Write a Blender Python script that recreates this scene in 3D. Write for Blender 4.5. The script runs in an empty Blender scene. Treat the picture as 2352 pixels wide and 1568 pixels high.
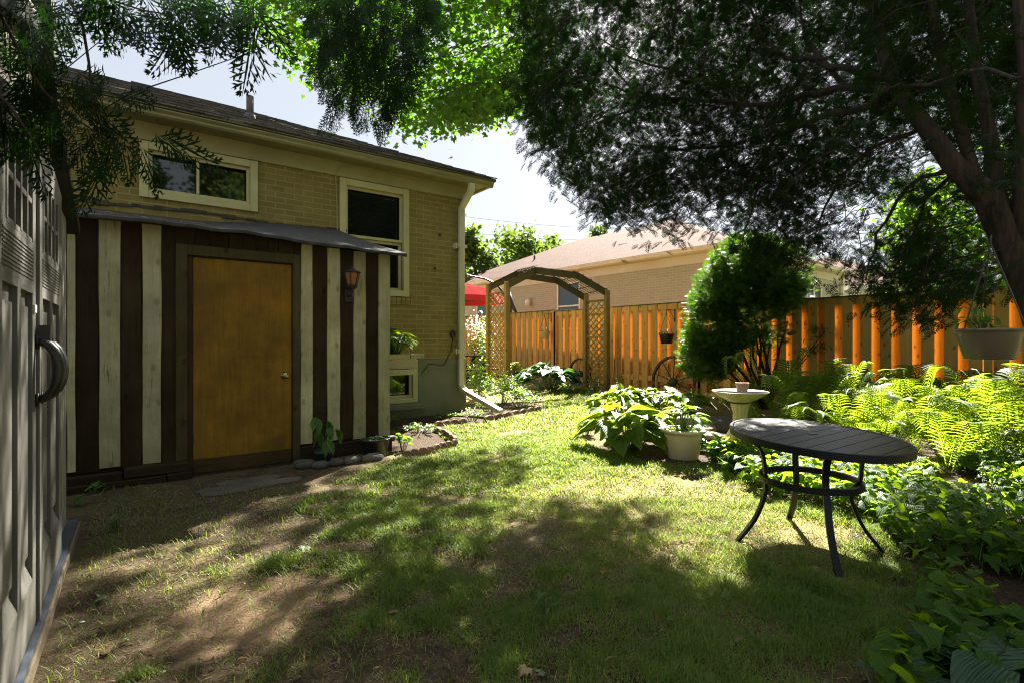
import bpy, math, random
import numpy as np
from mathutils import Vector, Matrix
S = bpy.context.scene
C = S.collection
rad = math.radians
random.seed(7); rng = np.random.default_rng(11)

# ------------------------------------------------------------------ camera, sky, sun, exposure
YAW = rad(36.0); CAMZ = 1.3; FPX = 1179.0
cam = bpy.data.cameras.new('camera'); cam.sensor_width = 36; cam.lens = 36 * FPX / 2352
cam.clip_start = .05; cam.clip_end = 3000
co = bpy.data.objects.new('camera', cam); C.objects.link(co)
co.location = (0, 0, CAMZ); co.rotation_euler = (rad(90), 0, -YAW)
S.camera = co
SUN_EL = rad(39.0); SUN_AZ = math.atan2(.79, .61)          # azimuth clockwise from +Y
SUN = Vector((math.sin(SUN_AZ) * math.cos(SUN_EL), math.cos(SUN_AZ) * math.cos(SUN_EL), math.sin(SUN_EL)))
w = bpy.data.worlds.new('World'); S.world = w; w.use_nodes = True
wn = w.node_tree.nodes; wl = w.node_tree.links
sky = wn.new('ShaderNodeTexSky'); sky.sky_type = 'NISHITA'; sky.sun_disc = False
sky.sun_elevation = SUN_EL; sky.sun_rotation = SUN_AZ; sky.air_density = 1.0; sky.dust_density = 1.2; sky.ozone_density = 1.0
hz = wn.new('ShaderNodeMix'); hz.data_type = 'RGBA'; hz.inputs[0].default_value = .86          # thin bright overcast haze over the clear sky
wl.new(sky.outputs[0], hz.inputs[6]); hz.inputs[7].default_value = (2.0, 2.08, 2.18, 1)
wl.new(hz.outputs[2], wn['Background'].inputs[0]); wn['Background'].inputs[1].default_value = .05
sl = bpy.data.lights.new('sun', 'SUN'); sl.energy = 5.0; sl.angle = rad(.5); sl.color = (1, .94, .82)
so = bpy.data.objects.new('sun', sl); C.objects.link(so); so.location = (0, 0, 20)
so.rotation_euler = SUN.to_track_quat('Z', 'Y').to_euler()
S.view_settings.view_transform = 'Standard'; S.view_settings.look = 'None'
S.view_settings.exposure = 2.8; S.view_settings.gamma = 1
S.cycles.max_bounces = 7; S.cycles.diffuse_bounces = 4; S.cycles.glossy_bounces = 3
S.cycles.transmission_bounces = 5; S.cycles.transparent_max_bounces = 8
S.cycles.use_denoising = True; S.cycles.denoiser = 'OPENIMAGEDENOISE'; S.cycles.denoising_prefilter = 'NONE'; S.cycles.denoising_input_passes = 'RGB_ALBEDO_NORMAL'; S.cycles.filter_width = 1.1

# ------------------------------------------------------------------ pixel (2352 wide view) -> world helpers
Fx, Fy, Rx, Ry = math.sin(YAW), math.cos(YAW), math.cos(YAW), -math.sin(YAW)
def ray(x):
    u = (x - 1176) / FPX
    return Fx + u * Rx, Fy + u * Ry
def at(x, y, d):
    a, b = ray(x); return Vector((a * d, b * d, CAMZ - (y - 784) * d / FPX))
def onY(x, y, Y):
    a, b = ray(x); return at(x, y, Y / b)
def onX(x, y, X):
    a, b = ray(x); return at(x, y, X / a)
def gnd(x, y, z=0.0): return at(x, y, (CAMZ - z) * FPX / (y - 784))
def px(P):
    d = P[0] * Fx + P[1] * Fy
    return 1176 + FPX * (P[0] * Rx + P[1] * Ry) / d, 784 - (P[2] - CAMZ) * FPX / d, d
def pip(x, y, poly):
    c = False; j = len(poly) - 1
    for i in range(len(poly)):
        xi, yi = poly[i]; xj, yj = poly[j]
        if (yi > y) != (yj > y) and x < (xj - xi) * (y - yi) / (yj - yi) + xi: c = not c
        j = i
    return c

# ------------------------------------------------------------------ materials
def newmat(name):
    m = bpy.data.materials.new(name); m.use_nodes = True
    nt = m.node_tree; return m, nt, nt.nodes, nt.links, nt.nodes['Principled BSDF']
def N(nt, t, **kw):
    n = nt.nodes.new('ShaderNode' + t)
    for k, v in kw.items(): setattr(n, k, v)
    return n
def mixc(nt, fac, a, b, mode='MIX'):
    n = N(nt, 'Mix', data_type='RGBA', blend_type=mode)
    for i, v in ((0, fac), (6, a), (7, b)):
        if hasattr(v, 'is_output'): nt.links.new(v, n.inputs[i])
        else: n.inputs[i].default_value = v if i == 0 else (*v[:3], 1)
    return n.outputs[2]
def ramp(nt, src, p0, p1, c0=(0, 0, 0), c1=(1, 1, 1)):
    r = N(nt, 'ValToRGB'); r.color_ramp.elements[0].position = p0; r.color_ramp.elements[1].position = p1
    r.color_ramp.elements[0].color = (*c0, 1); r.color_ramp.elements[1].color = (*c1, 1)
    nt.links.new(src, r.inputs[0]); return r.outputs[0]
def math_(nt, op, a, b=0.0):
    n = N(nt, 'Math', operation=op)
    for i, v in enumerate((a, b)):
        if hasattr(v, 'is_output'): nt.links.new(v, n.inputs[i])
        else: n.inputs[i].default_value = v
    return n.outputs[0]
def coords(nt, scale=(1, 1, 1), tinted=True):
    g = N(nt, 'TexCoord'); m = N(nt, 'Mapping'); m.inputs['Scale'].default_value = scale
    nt.links.new(g.outputs['Object'], m.inputs[0])
    if not tinted: return m.outputs[0], None
    a = N(nt, 'Attribute', attribute_name='tint')
    v = N(nt, 'VectorMath', operation='MULTIPLY_ADD'); nt.links.new(a.outputs['Fac'], v.inputs[0])
    v.inputs[1].default_value = (37, 53, 71); nt.links.new(m.outputs[0], v.inputs[2])
    return v.outputs[0], a.outputs['Fac']
def noise(nt, vec, scale, detail=4, rough=.55, dist=0):
    n = N(nt, 'TexNoise'); n.inputs['Scale'].default_value = scale; n.inputs['Detail'].default_value = detail
    n.inputs['Roughness'].default_value = rough; n.inputs['Distortion'].default_value = dist
    nt.links.new(vec, n.inputs['Vector']); return n.outputs['Fac']
def bump(nt, b, h, s, dist=.01):
    n = N(nt, 'Bump'); n.inputs['Strength'].default_value = s; n.inputs['Distance'].default_value = dist
    nt.links.new(h, n.inputs['Height']); nt.links.new(n.outputs[0], b.inputs['Normal'])
def simple(name, c1, c2=None, sc=(1, 1, 1), ns=6, rough=.6, bmp=.2, tv=.25, metal=0, spec=.5, detail=5, dist=0, lo=.35, hi=.65):
    m, nt, n, l, b = newmat(name)
    c2 = c2 or tuple(v * .75 for v in c1)
    vec, t = coords(nt, sc); f = noise(nt, vec, ns, detail, .6, dist)
    col = mixc(nt, ramp(nt, f, lo, hi), c1, c2)
    if tv:
        k = math_(nt, 'MULTIPLY_ADD', t, 2 * tv); k.node.inputs[2].default_value = 1 - tv
        hsv = N(nt, 'HueSaturation'); l.new(col, hsv.inputs['Color']); l.new(k, hsv.inputs['Value']); col = hsv.outputs[0]
    l.new(col, b.inputs['Base Color']); b.inputs['Roughness'].default_value = rough
    b.inputs['Metallic'].default_value = metal; b.inputs['Specular IOR Level'].default_value = spec
    if bmp: bump(nt, b, f, bmp)
    return m
def wood(name, c1, c2, dirt=None, dirtamt=.5, along=2, knots=True, rough=.75, peel=None, tv=.18):
    m, nt, n, l, b = newmat(name)
    sc = [14, 14, 14]; sc[along] = .9
    vec, t = coords(nt, tuple(sc)); f = noise(nt, vec, 2.2, 8, .62, .6)
    f2 = noise(nt, vec, 9, 4, .7)
    col = mixc(nt, ramp(nt, f, .3, .7), c1, c2)
    col = mixc(nt, math_(nt, 'MULTIPLY', ramp(nt, f2, .5, .75), .45), col, tuple(v * .4 for v in c2))
    sc2 = [9, 9, 9]; sc2[along] = 2.6
    vec2, _ = coords(nt, tuple(sc2))
    if knots:
        sp = N(nt, 'SeparateXYZ'); l.new(vec2, sp.inputs[0]); cb = N(nt, 'CombineXYZ'); l.new(math_(nt, 'ADD', sp.outputs[0], sp.outputs[1]), cb.inputs[0]); l.new(math_(nt, 'MULTIPLY', sp.outputs[2], 1.9), cb.inputs[1])
        vo = N(nt, 'TexVoronoi', voronoi_dimensions='2D'); vo.inputs['Scale'].default_value = .42; l.new(cb.outputs[0], vo.inputs['Vector'])
        k = ramp(nt, vo.outputs['Distance'], .03, .10, (1, 1, 1), (0, 0, 0))
        col = mixc(nt, math_(nt, 'MULTIPLY', k, .5 if peel else .75), col, tuple(v * .25 for v in c2))
    if peel:
        sc3 = [16, 16, 16]; sc3[along] = 1.6
        vec3, _ = coords(nt, tuple(sc3)); p = noise(nt, vec3, 2.4, 7, .7)
        col = mixc(nt, ramp(nt, p, .60, .68), col, peel)
    if dirt:
        vec4, _ = coords(nt, (1, 1, 1)); p = noise(nt, vec4, 1.7, 6, .65)
        col = mixc(nt, math_(nt, 'MULTIPLY', ramp(nt, p, .38, .68), dirtamt), col, dirt)
    k = math_(nt, 'MULTIPLY_ADD', t, 2 * tv); k.node.inputs[2].default_value = 1 - tv
    hsv = N(nt, 'HueSaturation'); l.new(col, hsv.inputs['Color']); l.new(k, hsv.inputs['Value'])
    l.new(hsv.outputs[0], b.inputs['Base Color']); b.inputs['Roughness'].default_value = rough
    b.inputs['Specular IOR Level'].default_value = .12
    bump(nt, b, f, .5, .006)
    return m
def brick(name, c1, c2, mort, bw, bh, ms=.012, rough=.85, bs=.5, var=.25):
    m, nt, n, l, b = newmat(name)
    g = N(nt, 'TexCoord'); sx = N(nt, 'SeparateXYZ'); l.new(g.outputs['Object'], sx.inputs[0])
    u = math_(nt, 'ADD', sx.outputs[0], sx.outputs[1]); cx = N(nt, 'CombineXYZ'); l.new(u, cx.inputs[0]); l.new(sx.outputs[2], cx.inputs[1])
    wob = N(nt, 'TexNoise'); wob.inputs['Scale'].default_value = 14; wob.inputs['Detail'].default_value = 3; l.new(g.outputs['Object'], wob.inputs['Vector'])
    va = N(nt, 'VectorMath', operation='MULTIPLY_ADD'); l.new(wob.outputs['Color'], va.inputs[0]); va.inputs[1].default_value = (.010, .008, 0); l.new(cx.outputs[0], va.inputs[2])
    t = N(nt, 'TexBrick'); l.new(va.outputs[0], t.inputs['Vector'])
    t.inputs['Scale'].default_value = 1; t.inputs['Brick Width'].default_value = bw; t.inputs['Row Height'].default_value = bh
    t.inputs['Mortar Size'].default_value = ms; t.inputs['Mortar Smooth'].default_value = .3; t.inputs['Bias'].default_value = 0
    for k, v in (('Color1', c1), ('Color2', c2), ('Mortar', mort)): t.inputs[k].default_value = (*v, 1)
    f = noise(nt, g.outputs['Object'], 3, 8, .7); f2 = noise(nt, g.outputs['Object'], 40, 3, .6)
    col = mixc(nt, math_(nt, 'MULTIPLY', ramp(nt, f, .35, .75), var * 2), t.outputs['Color'], tuple(v * .55 for v in c2))
    col = mixc(nt, math_(nt, 'MULTIPLY', ramp(nt, f2, .55, .7), .25), col, tuple(v * 1.25 for v in c1))
    l.new(col, b.inputs['Base Color']); b.inputs['Roughness'].default_value = rough; b.inputs['Specular IOR Level'].default_value = .25
    h = math_(nt, 'ADD', math_(nt, 'MULTIPLY', math_(nt, 'SUBTRACT', 1.0, t.outputs['Fac']), 1.0), math_(nt, 'MULTIPLY', f2, .35))
    bump(nt, b, h, bs, .012)
    return m
def leafmat(name, c1, c2, trans=.5, tc=None, rough=.4, spec=.5, veins=False, sat=.25):
    m, nt, n, l, b = newmat(name)
    a = N(nt, 'Attribute', attribute_name='tint')
    col = mixc(nt, a.outputs['Fac'], c1, c2)
    g = N(nt, 'TexCoord'); f = noise(nt, g.outputs['Object'], 22, 3)
    col = mixc(nt, math_(nt, 'MULTIPLY', ramp(nt, f, .45, .75), .35), col, tuple(v * .6 for v in c1))
    if veins:
        uv = N(nt, 'UVMap'); s = N(nt, 'SeparateXYZ'); l.new(uv.outputs[0], s.inputs[0])
        d = math_(nt, 'ABSOLUTE', math_(nt, 'SUBTRACT', s.outputs[0], .5))
        ph = math_(nt, 'ADD', math_(nt, 'MULTIPLY', d, 55.0), math_(nt, 'MULTIPLY', s.outputs[1], -9.0)) if veins == 1 else math_(nt, 'MULTIPLY', d, 95.0)
        sn = math_(nt, 'SINE', ph)
        col = mixc(nt, math_(nt, 'MULTIPLY', ramp(nt, sn, .55, 1.0), .35), col, tuple(min(1, v * 1.7) for v in c2))
        bump(nt, b, sn, .5, .004)
    l.new(col, b.inputs['Base Color']); b.inputs['Roughness'].default_value = rough; b.inputs['Specular IOR Level'].default_value = spec
    tr = N(nt, 'BsdfTranslucent')
    tcol = mixc(nt, a.outputs['Fac'], tc or tuple(min(1, v * 2.2) for v in c1), tuple(min(1, v * 1.25) for v in (tc or tuple(min(1, v * 2.2) for v in c2))))
    l.new(tcol, tr.inputs[0])
    mx = N(nt, 'MixShader'); mx.inputs[0].default_value = trans
    l.new(b.outputs[0], mx.inputs[1]); l.new(tr.outputs[0], mx.inputs[2]); l.new(mx.outputs[0], n['Material Output'].inputs[0])
    return m

M = {}
M['brick'] = brick('painted_brick', (.27, .215, .062), (.215, .17, .048), (.33, .28, .10), .27, .0845, .010)
M['nbrick'] = brick('tan_brick', (.40, .405, .325), (.35, .355, .285), (.48, .485, .41), .28, .09, .012, bs=.3, var=.1)
M['cream'] = simple('cream_trim', (.38, .355, .15), (.30, .28, .12), ns=2, rough=.5, bmp=.05, tv=.08)
M['soffit'] = simple('soffit_metal', (.27, .25, .11), (.20, .185, .08), sc=(1, 6, 1), ns=1.5, rough=.5, bmp=.05, tv=.08)
M['gutter'] = simple('gutter_paint', (.28, .26, .10), (.18, .17, .07), sc=(.6, 4, 4), ns=2.5, rough=.4, bmp=.08, tv=.1)
M['downspout'] = simple('downspout_metal', (.60, .57, .36), (.50, .48, .30), sc=(3, 3, .7), ns=3, rough=.35, bmp=.03, tv=.05)
M['found'] = simple('foundation_parge', (.19, .20, .11), (.13, .14, .075), ns=1.6, rough=.9, bmp=.35, detail=9, tv=.05)
def shingles(name, c1, c2, ns, row):
    m, nt, n, l, b = newmat(name)
    g = N(nt, 'TexCoord'); s = N(nt, 'SeparateXYZ'); l.new(g.outputs['Object'], s.inputs[0])
    cx = N(nt, 'CombineXYZ'); l.new(math_(nt, 'ADD', s.outputs[0], math_(nt, 'MULTIPLY', s.outputs[1], .93)), cx.inputs[0]); l.new(s.outputs[2], cx.inputs[1])
    wob = N(nt, 'TexNoise'); wob.inputs['Scale'].default_value = 3; l.new(g.outputs['Object'], wob.inputs['Vector'])
    va = N(nt, 'VectorMath', operation='MULTIPLY_ADD'); l.new(wob.outputs['Color'], va.inputs[0]); va.inputs[1].default_value = (.03, row * .5, 0); l.new(cx.outputs[0], va.inputs[2])
    t = N(nt, 'TexBrick'); l.new(va.outputs[0], t.inputs['Vector'])
    t.inputs['Brick Width'].default_value = .3; t.inputs['Row Height'].default_value = row; t.inputs['Mortar Size'].default_value = row * .13
    t.inputs['Color1'].default_value = (*c1, 1); t.inputs['Color2'].default_value = (*c2, 1); t.inputs['Mortar'].default_value = (*[v * .35 for v in c2], 1)
    t.inputs['Scale'].default_value = 1
    f = noise(nt, g.outputs['Object'], ns, 8, .75)
    col = mixc(nt, ramp(nt, f, .4, .7), t.outputs['Color'], tuple(v * .55 for v in c2))
    l.new(col, b.inputs['Base Color']); b.inputs['Roughness'].default_value = .95; b.inputs['Specular IOR Level'].default_value = .08
    h = math_(nt, 'ADD', math_(nt, 'SUBTRACT', 1.0, t.outputs['Fac']), f); bump(nt, b, h, .8, .015)
    return m
M['shingle'] = shingles('weathered_shingles', (.20, .175, .145), (.11, .095, .08), 5, .055)
M['nshingle'] = shingles('red_shingles', (.135, .062, .042), (.095, .044, .030), 2.2, .075)
M['bitumen'] = simple('roofing_felt', (.030, .032, .036), (.07, .068, .065), ns=9, rough=.7, bmp=.5, tv=.1)
M['mastic'] = simple('flashing_mastic', (.018, .018, .012), (.06, .055, .025), ns=12, rough=.7, bmp=.8)
M['lboard'] = wood('cream_painted_board', (.58, .54, .31), (.44, .41, .23), dirt=(.17, .15, .075), dirtamt=.6, peel=(.10, .085, .045), rough=.7)
M['dboard'] = wood('dark_stained_board', (.040, .022, .008), (.016, .010, .004), dirt=(.065, .048, .022), dirtamt=.55, rough=.7)
M['trimwood'] = wood('door_trim_wood', (.11, .085, .035), (.07, .055, .022), dirt=(.03, .03, .015), dirtamt=.6)
M['jamb'] = wood('door_jamb_wood', (.10, .055, .02), (.05, .03, .012), dirt=(.02, .015, .01), dirtamt=.6, knots=False)
M['door'] = wood('plywood_door', (.37, .20, .020), (.26, .13, .013), dirt=(.10, .06, .012), dirtamt=.75, knots=False, rough=.5)
M['doorlow'] = wood('kick_board', (.10, .062, .02), (.07, .045, .016), dirt=(.03, .022, .01), along=0, knots=False)
M['sleeper'] = wood('timber_sleeper', (.055, .038, .02), (.03, .022, .013), dirt=(.015, .012, .008), along=0, knots=False)
M['black'] = simple('black_plastic', (.012, .012, .013), (.02, .02, .02), ns=20, rough=.35, bmp=.02, tv=0)
M['blackmetal'] = simple('black_powdercoat', (.006, .007, .009), (.010, .011, .013), ns=60, rough=.42, bmp=.06, tv=0, spec=.3)
M['glass'] = simple('dark_window_glass', (.006, .008, .007), (.010, .012, .010), ns=1, rough=.03, bmp=0, tv=0, spec=.9)
M['nglass'] = simple('green_window_glass', (.02, .06, .055), (.015, .035, .035), ns=1, rough=.08, bmp=0, tv=0, spec=.8)
M['wframe'] = simple('window_frame_paint', (.50, .47, .21), (.42, .39, .17), ns=3, rough=.45, bmp=.04, tv=.05)
M['white'] = simple('white_trim', (.78, .76, .70), (.68, .66, .60), ns=2, rough=.5, bmp=.03, tv=.05)
M['whitedirty'] = simple('stained_white_fascia', (.58, .60, .55), (.52, .48, .38), sc=(.5, .5, 1), ns=1.5, rough=.6, bmp=.03, tv=.05, lo=.5, hi=.8)
M['shedgrey'] = simple('shed_grey_resin', (.12, .116, .102), (.108, .104, .09), sc=(1, 4, 1.2), ns=5, rough=.55, bmp=.03, tv=.03)
M['shedpale'] = simple('shed_pale_resin', (.34, .32, .27), (.29, .275, .235), sc=(1, 9, 1), ns=9, rough=.5, bmp=.12, tv=.04)
M['shedroof'] = simple('shed_dark_roof', (.025, .022, .02), (.04, .035, .03), ns=8, rough=.45, bmp=.2, tv=.1)
M['shedwin'] = simple('shed_window', (.004, .004, .005), (.006, .006, .007), ns=1, rough=.12, bmp=0, tv=0)
M['plinthblue'] = simple('grey_sill_flashing', (.075, .09, .12), (.05, .06, .08), sc=(1, 2, 1), ns=4, rough=.35, bmp=.1, tv=.05)
M['plinth'] = wood('weathered_plinth', (.26, .21, .14), (.19, .15, .10), dirt=(.10, .08, .05), along=1)
M['fence'] = wood('treated_pine_fence', (.68, .42, .15), (.50, .29, .085), rough=.6, tv=.22)
M['fencelit'] = wood('treated_pine_bounce_lit', (.62, .27, .045), (.52, .22, .035), rough=.6, tv=.15)  # same pine, coloured deeper orange for the glow bounced between boards
M['cap'] = wood('fence_cap_wood', (.16, .14, .09), (.11, .10, .065), along=1, knots=False)
M['arbor'] = wood('weathered_arbor_wood', (.30, .21, .065), (.22, .155, .05), dirt=(.10, .085, .035), dirtamt=.5, rough=.7)
M['arbordark'] = wood('mossy_arbor_beam', (.10, .085, .04), (.06, .055, .03), dirt=(.03, .03, .018), dirtamt=.6, along=0, knots=False)
M['red'] = simple('red_canopy_fabric', (.80, .02, .03), (.72, .015, .025), ns=2, rough=.8, bmp=.02, tv=.03)
M['pinkred'] = simple('faded_red_canopy_top', (.30, .045, .045), (.26, .035, .035), ns=2, rough=1, bmp=.02, tv=.03, spec=0)
M['terra'] = simple('weathered_terracotta', (.50, .27, .17), (.62, .45, .34), ns=14, rough=.85, bmp=.3, tv=0)
M['creampot'] = simple('cream_pot_plastic', (.55, .46, .27), (.48, .40, .23), ns=2.5, rough=.4, bmp=.03, tv=0)
M['taupe'] = simple('taupe_pot_plastic', (.20, .165, .105), (.16, .13, .085), ns=3, rough=.3, bmp=.02, tv=0)
M['greenpot'] = simple('green_pot_plastic', (.02, .055, .05), (.015, .04, .038), ns=3, rough=.35, bmp=.02, tv=0)
M['bath'] = simple('bird_bath_glaze', (.56, .47, .20), (.42, .34, .13), sc=(9, 9, .8), ns=1.6, rough=.35, bmp=.06, tv=0)
M['bathin'] = simple('bird_bath_basin', (.72, .67, .55), (.60, .55, .44), ns=5, rough=.5, bmp=.05, tv=0)
M['soil'] = simple('potting_soil', (.022, .015, .010), (.05, .035, .022), ns=40, rough=.95, bmp=.8, tv=0)
M['rock'] = simple('grey_fieldstone', (.15, .135, .11), (.08, .072, .06), ns=5, rough=.85, bmp=.7, tv=.3, detail=9)
M['slate'] = simple('layered_flagstone', (.34, .27, .20), (.14, .12, .10), sc=(1, 1, 5), ns=4, rough=.8, bmp=.9, tv=.35, detail=9)
M['scallop'] = simple('concrete_scallop', (.26, .165, .11), (.17, .11, .075), ns=9, rough=.9, bmp=.5, tv=.2, detail=8)
M['slab'] = simple('buried_paving_slab', (.13, .112, .08), (.08, .066, .046), ns=4, rough=.9, bmp=.4, tv=.15, detail=9)
M['rust'] = simple('dark_iron', (.022, .016, .013), (.04, .025, .018), ns=12, rough=.6, bmp=.4, tv=0)
M['brass'] = simple('brass_knob', (.55, .45, .25), (.45, .36, .2), ns=5, rough=.22, bmp=0, tv=0, metal=1)
M['amber'] = simple('amber_lantern_glass', (.45, .19, .05), (.30, .11, .03), ns=8, rough=.3, bmp=.2, tv=0)
M['planter'] = wood('flaking_planter_wood', (.44, .40, .22), (.36, .32, .17), peel=(.10, .07, .045), along=0, knots=False)
M['cable'] = simple('cable_sheath', (.34, .31, .16), (.28, .25, .13), rough=.5, bmp=0, tv=0)
M['wire'] = simple('black_wire', (.02, .02, .02), rough=1, spec=.0, bmp=0, tv=0)
M['pipe'] = simple('vent_pipe_metal', (.07, .075, .09), (.11, .08, .06), ns=6, rough=.5, bmp=.1, tv=0)
def bark(name, c1, c2, s=9):
    return simple(name, c1, c2, sc=(s, s, 1.1), ns=1.8, rough=.95, bmp=1.0, tv=.05, detail=9, dist=.5)
M['bark'] = bark('cedar_bark', (.055, .036, .025), (.010, .007, .005), 14)
M['bark2'] = bark('grey_bark', (.10, .085, .06), (.05, .042, .03))
# foliage
M['cedar'] = leafmat('cedar_spray', (.005, .012, .003), (.014, .034, .006), .16, (.026, .085, .008), rough=.7, spec=.1)
M['cedarfar'] = leafmat('cedar_spray_hanging', (.005, .013, .004), (.013, .036, .008), .2, (.035, .12, .010), rough=.7, spec=.12)
M['arbv'] = leafmat('arborvitae_spray', (.010, .030, .005), (.038, .095, .010), .30, (.12, .28, .012), rough=.5, spec=.3)
M['maple'] = leafmat('maple_leaf', (.022, .058, .005), (.05, .10, .008), .5, (.12, .30, .006), rough=.45)
M['grass'] = leafmat('grass_blade', (.055, .13, .016), (.165, .22, .040), .43, (.31, .41, .045), rough=.5, spec=.4)
M['drygrass'] = leafmat('dry_grass_blade', (.30, .21, .09), (.42, .32, .15), .25, (.5, .36, .14), rough=.7, spec=.2)
M['ivy'] = leafmat('ground_cover_leaf', (.032, .090, .010), (.065, .145, .016), .5, (.24, .38, .010), rough=.5, spec=.3, veins=1)
M['hosta'] = leafmat('hosta_leaf', (.04, .10, .012), (.075, .15, .018), .5, (.28, .38, .015), rough=.5, spec=.3, veins=2)
M['hostablue'] = leafmat('blue_hosta_leaf', (.022, .065, .030), (.045, .10, .050), .3, (.10, .22, .04), rough=.4, spec=.5, veins=2)
M['fern'] = leafmat('fern_pinna', (.035, .09, .010), (.07, .15, .016), .5, (.27, .38, .015), rough=.5, spec=.3)
M['bush'] = leafmat('garden_shrub_leaf', (.04, .11, .016), (.08, .17, .024), .5, (.26, .46, .02), rough=.4)
M['farleaf'] = leafmat('distant_tree_leaf', (.04, .075, .012), (.08, .125, .02), .42, (.16, .25, .03), rough=.6, spec=.2)
M['stem'] = simple('green_stem', (.07, .12, .03), (.05, .09, .02), rough=.6, bmp=0, tv=.1)
M['sunlitleaf'] = leafmat('sunlit_tree_leaf', (.04, .10, .008), (.085, .17, .012), .5, (.18, .36, .015), rough=.6, spec=.1)  # brighter leaf colour stands in for sunlight on the cedar sprays
M['petalw'] = leafmat('white_petal', (.75, .72, .62), (.8, .75, .7), .3, (.8, .78, .65), rough=.6)
M['petalr'] = leafmat('red_petal', (.55, .008, .03), (.65, .02, .05), .3, (.8, .02, .05), rough=.6)
M['dead'] = leafmat('fallen_leaf', (.20, .13, .07), (.36, .27, .16), .25, (.4, .25, .1), rough=.7, spec=.25)
M['deadgreen'] = leafmat('fallen_green_leaf', (.10, .15, .07), (.16, .22, .12), .25, (.2, .3, .08), rough=.5, spec=.4)
M['orangeleaf'] = leafmat('fallen_orange_leaf', (.42, .15, .03), (.5, .22, .05), .3, (.6, .25, .05), rough=.6)

def ground_mat():
    m, nt, n, l, b = newmat('soil_and_thatch')
    g = N(nt, 'TexCoord'); v = g.outputs['Object']
    a = noise(nt, v, .9, 6, .6); f = noise(nt, v, 26, 8, .75); f3 = noise(nt, v, 5, 6, .65)
    col = mixc(nt, ramp(nt, f, .35, .68), (.05, .034, .022), (.21, .15, .095))
    col = mixc(nt, math_(nt, 'MULTIPLY', ramp(nt, f3, .42, .62), .55), col, (.030, .021, .014))
    col = mixc(nt, math_(nt, 'MULTIPLY', ramp(nt, a, .42, .6), .45), col, (.15, .13, .05))
    geo0 = N(nt, 'SeparateXYZ'); l.new(v, geo0.inputs[0])
    far = ramp(nt, math_(nt, 'ADD', math_(nt, 'MULTIPLY', geo0.outputs[0], .20), math_(nt, 'MULTIPLY', geo0.outputs[1], .03)), .42, .78)
    col = mixc(nt, math_(nt, 'MULTIPLY', far, .75), col, mixc(nt, ramp(nt, f, .3, .7), (.30, .25, .10), (.20, .19, .06)))
    # bare, trodden clay patches
    geo = N(nt, 'SeparateXYZ'); l.new(v, geo.inputs[0])
    def blob(cx, cy, rx, ry, na=3.2, p0=.35, p1=1.2):
        dx = math_(nt, 'DIVIDE', math_(nt, 'SUBTRACT', geo.outputs[0], cx), rx); dy = math_(nt, 'DIVIDE', math_(nt, 'SUBTRACT', geo.outputs[1], cy), ry)
        r = math_(nt, 'ADD', math_(nt, 'MULTIPLY', dx, dx), math_(nt, 'MULTIPLY', dy, dy))
        return ramp(nt, math_(nt, 'ADD', r, math_(nt, 'MULTIPLY', math_(nt, 'SUBTRACT', f3, .5), na)), p0, p1, (1, 1, 1), (0, 0, 0))
    for cx, cy, rx, ry in ((.42, 2.75, .45, .38), (.0, 2.1, .3, .3), (4.3, 5.9, .5, .3)):
        col = mixc(nt, math_(nt, 'MULTIPLY', blob(cx, cy, rx, ry), .85), col, mixc(nt, ramp(nt, f, .3, .7), (.34, .225, .145), (.27, .175, .11)))
    # dark mulch in the beds
    for cx, cy, rx, ry in ((2.95, 6.15, .95, .8), (4.1, 7.3, 1.3, .95), (5.6, 8.3, 1.0, 1.1), (5.4, 3.9, 1.2, .9), (7.5, 2.6, 3.5, 2.1), (4.6, .9, 1.4, .75), (3.6, .0, 1.5, .8)):
        col = mixc(nt, math_(nt, 'MULTIPLY', blob(cx, cy, rx, ry, 1.0, .75, 1.1), .92), col, mixc(nt, ramp(nt, f, .4, .65), (.035, .022, .015), (.085, .055, .035)))
    l.new(col, b.inputs['Base Color']); b.inputs['Roughness'].default_value = .95; b.inputs['Specular IOR Level'].default_value = .15
    cr = N(nt, 'TexVoronoi', feature='DISTANCE_TO_EDGE'); cr.inputs['Scale'].default_value = 11; l.new(v, cr.inputs['Vector'])
    h = math_(nt, 'ADD', f, math_(nt, 'MULTIPLY', ramp(nt, cr.outputs['Distance'], 0, .05), .15)); bump(nt, b, h, 1.0, .025)
    return m
M['ground'] = ground_mat()

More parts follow.
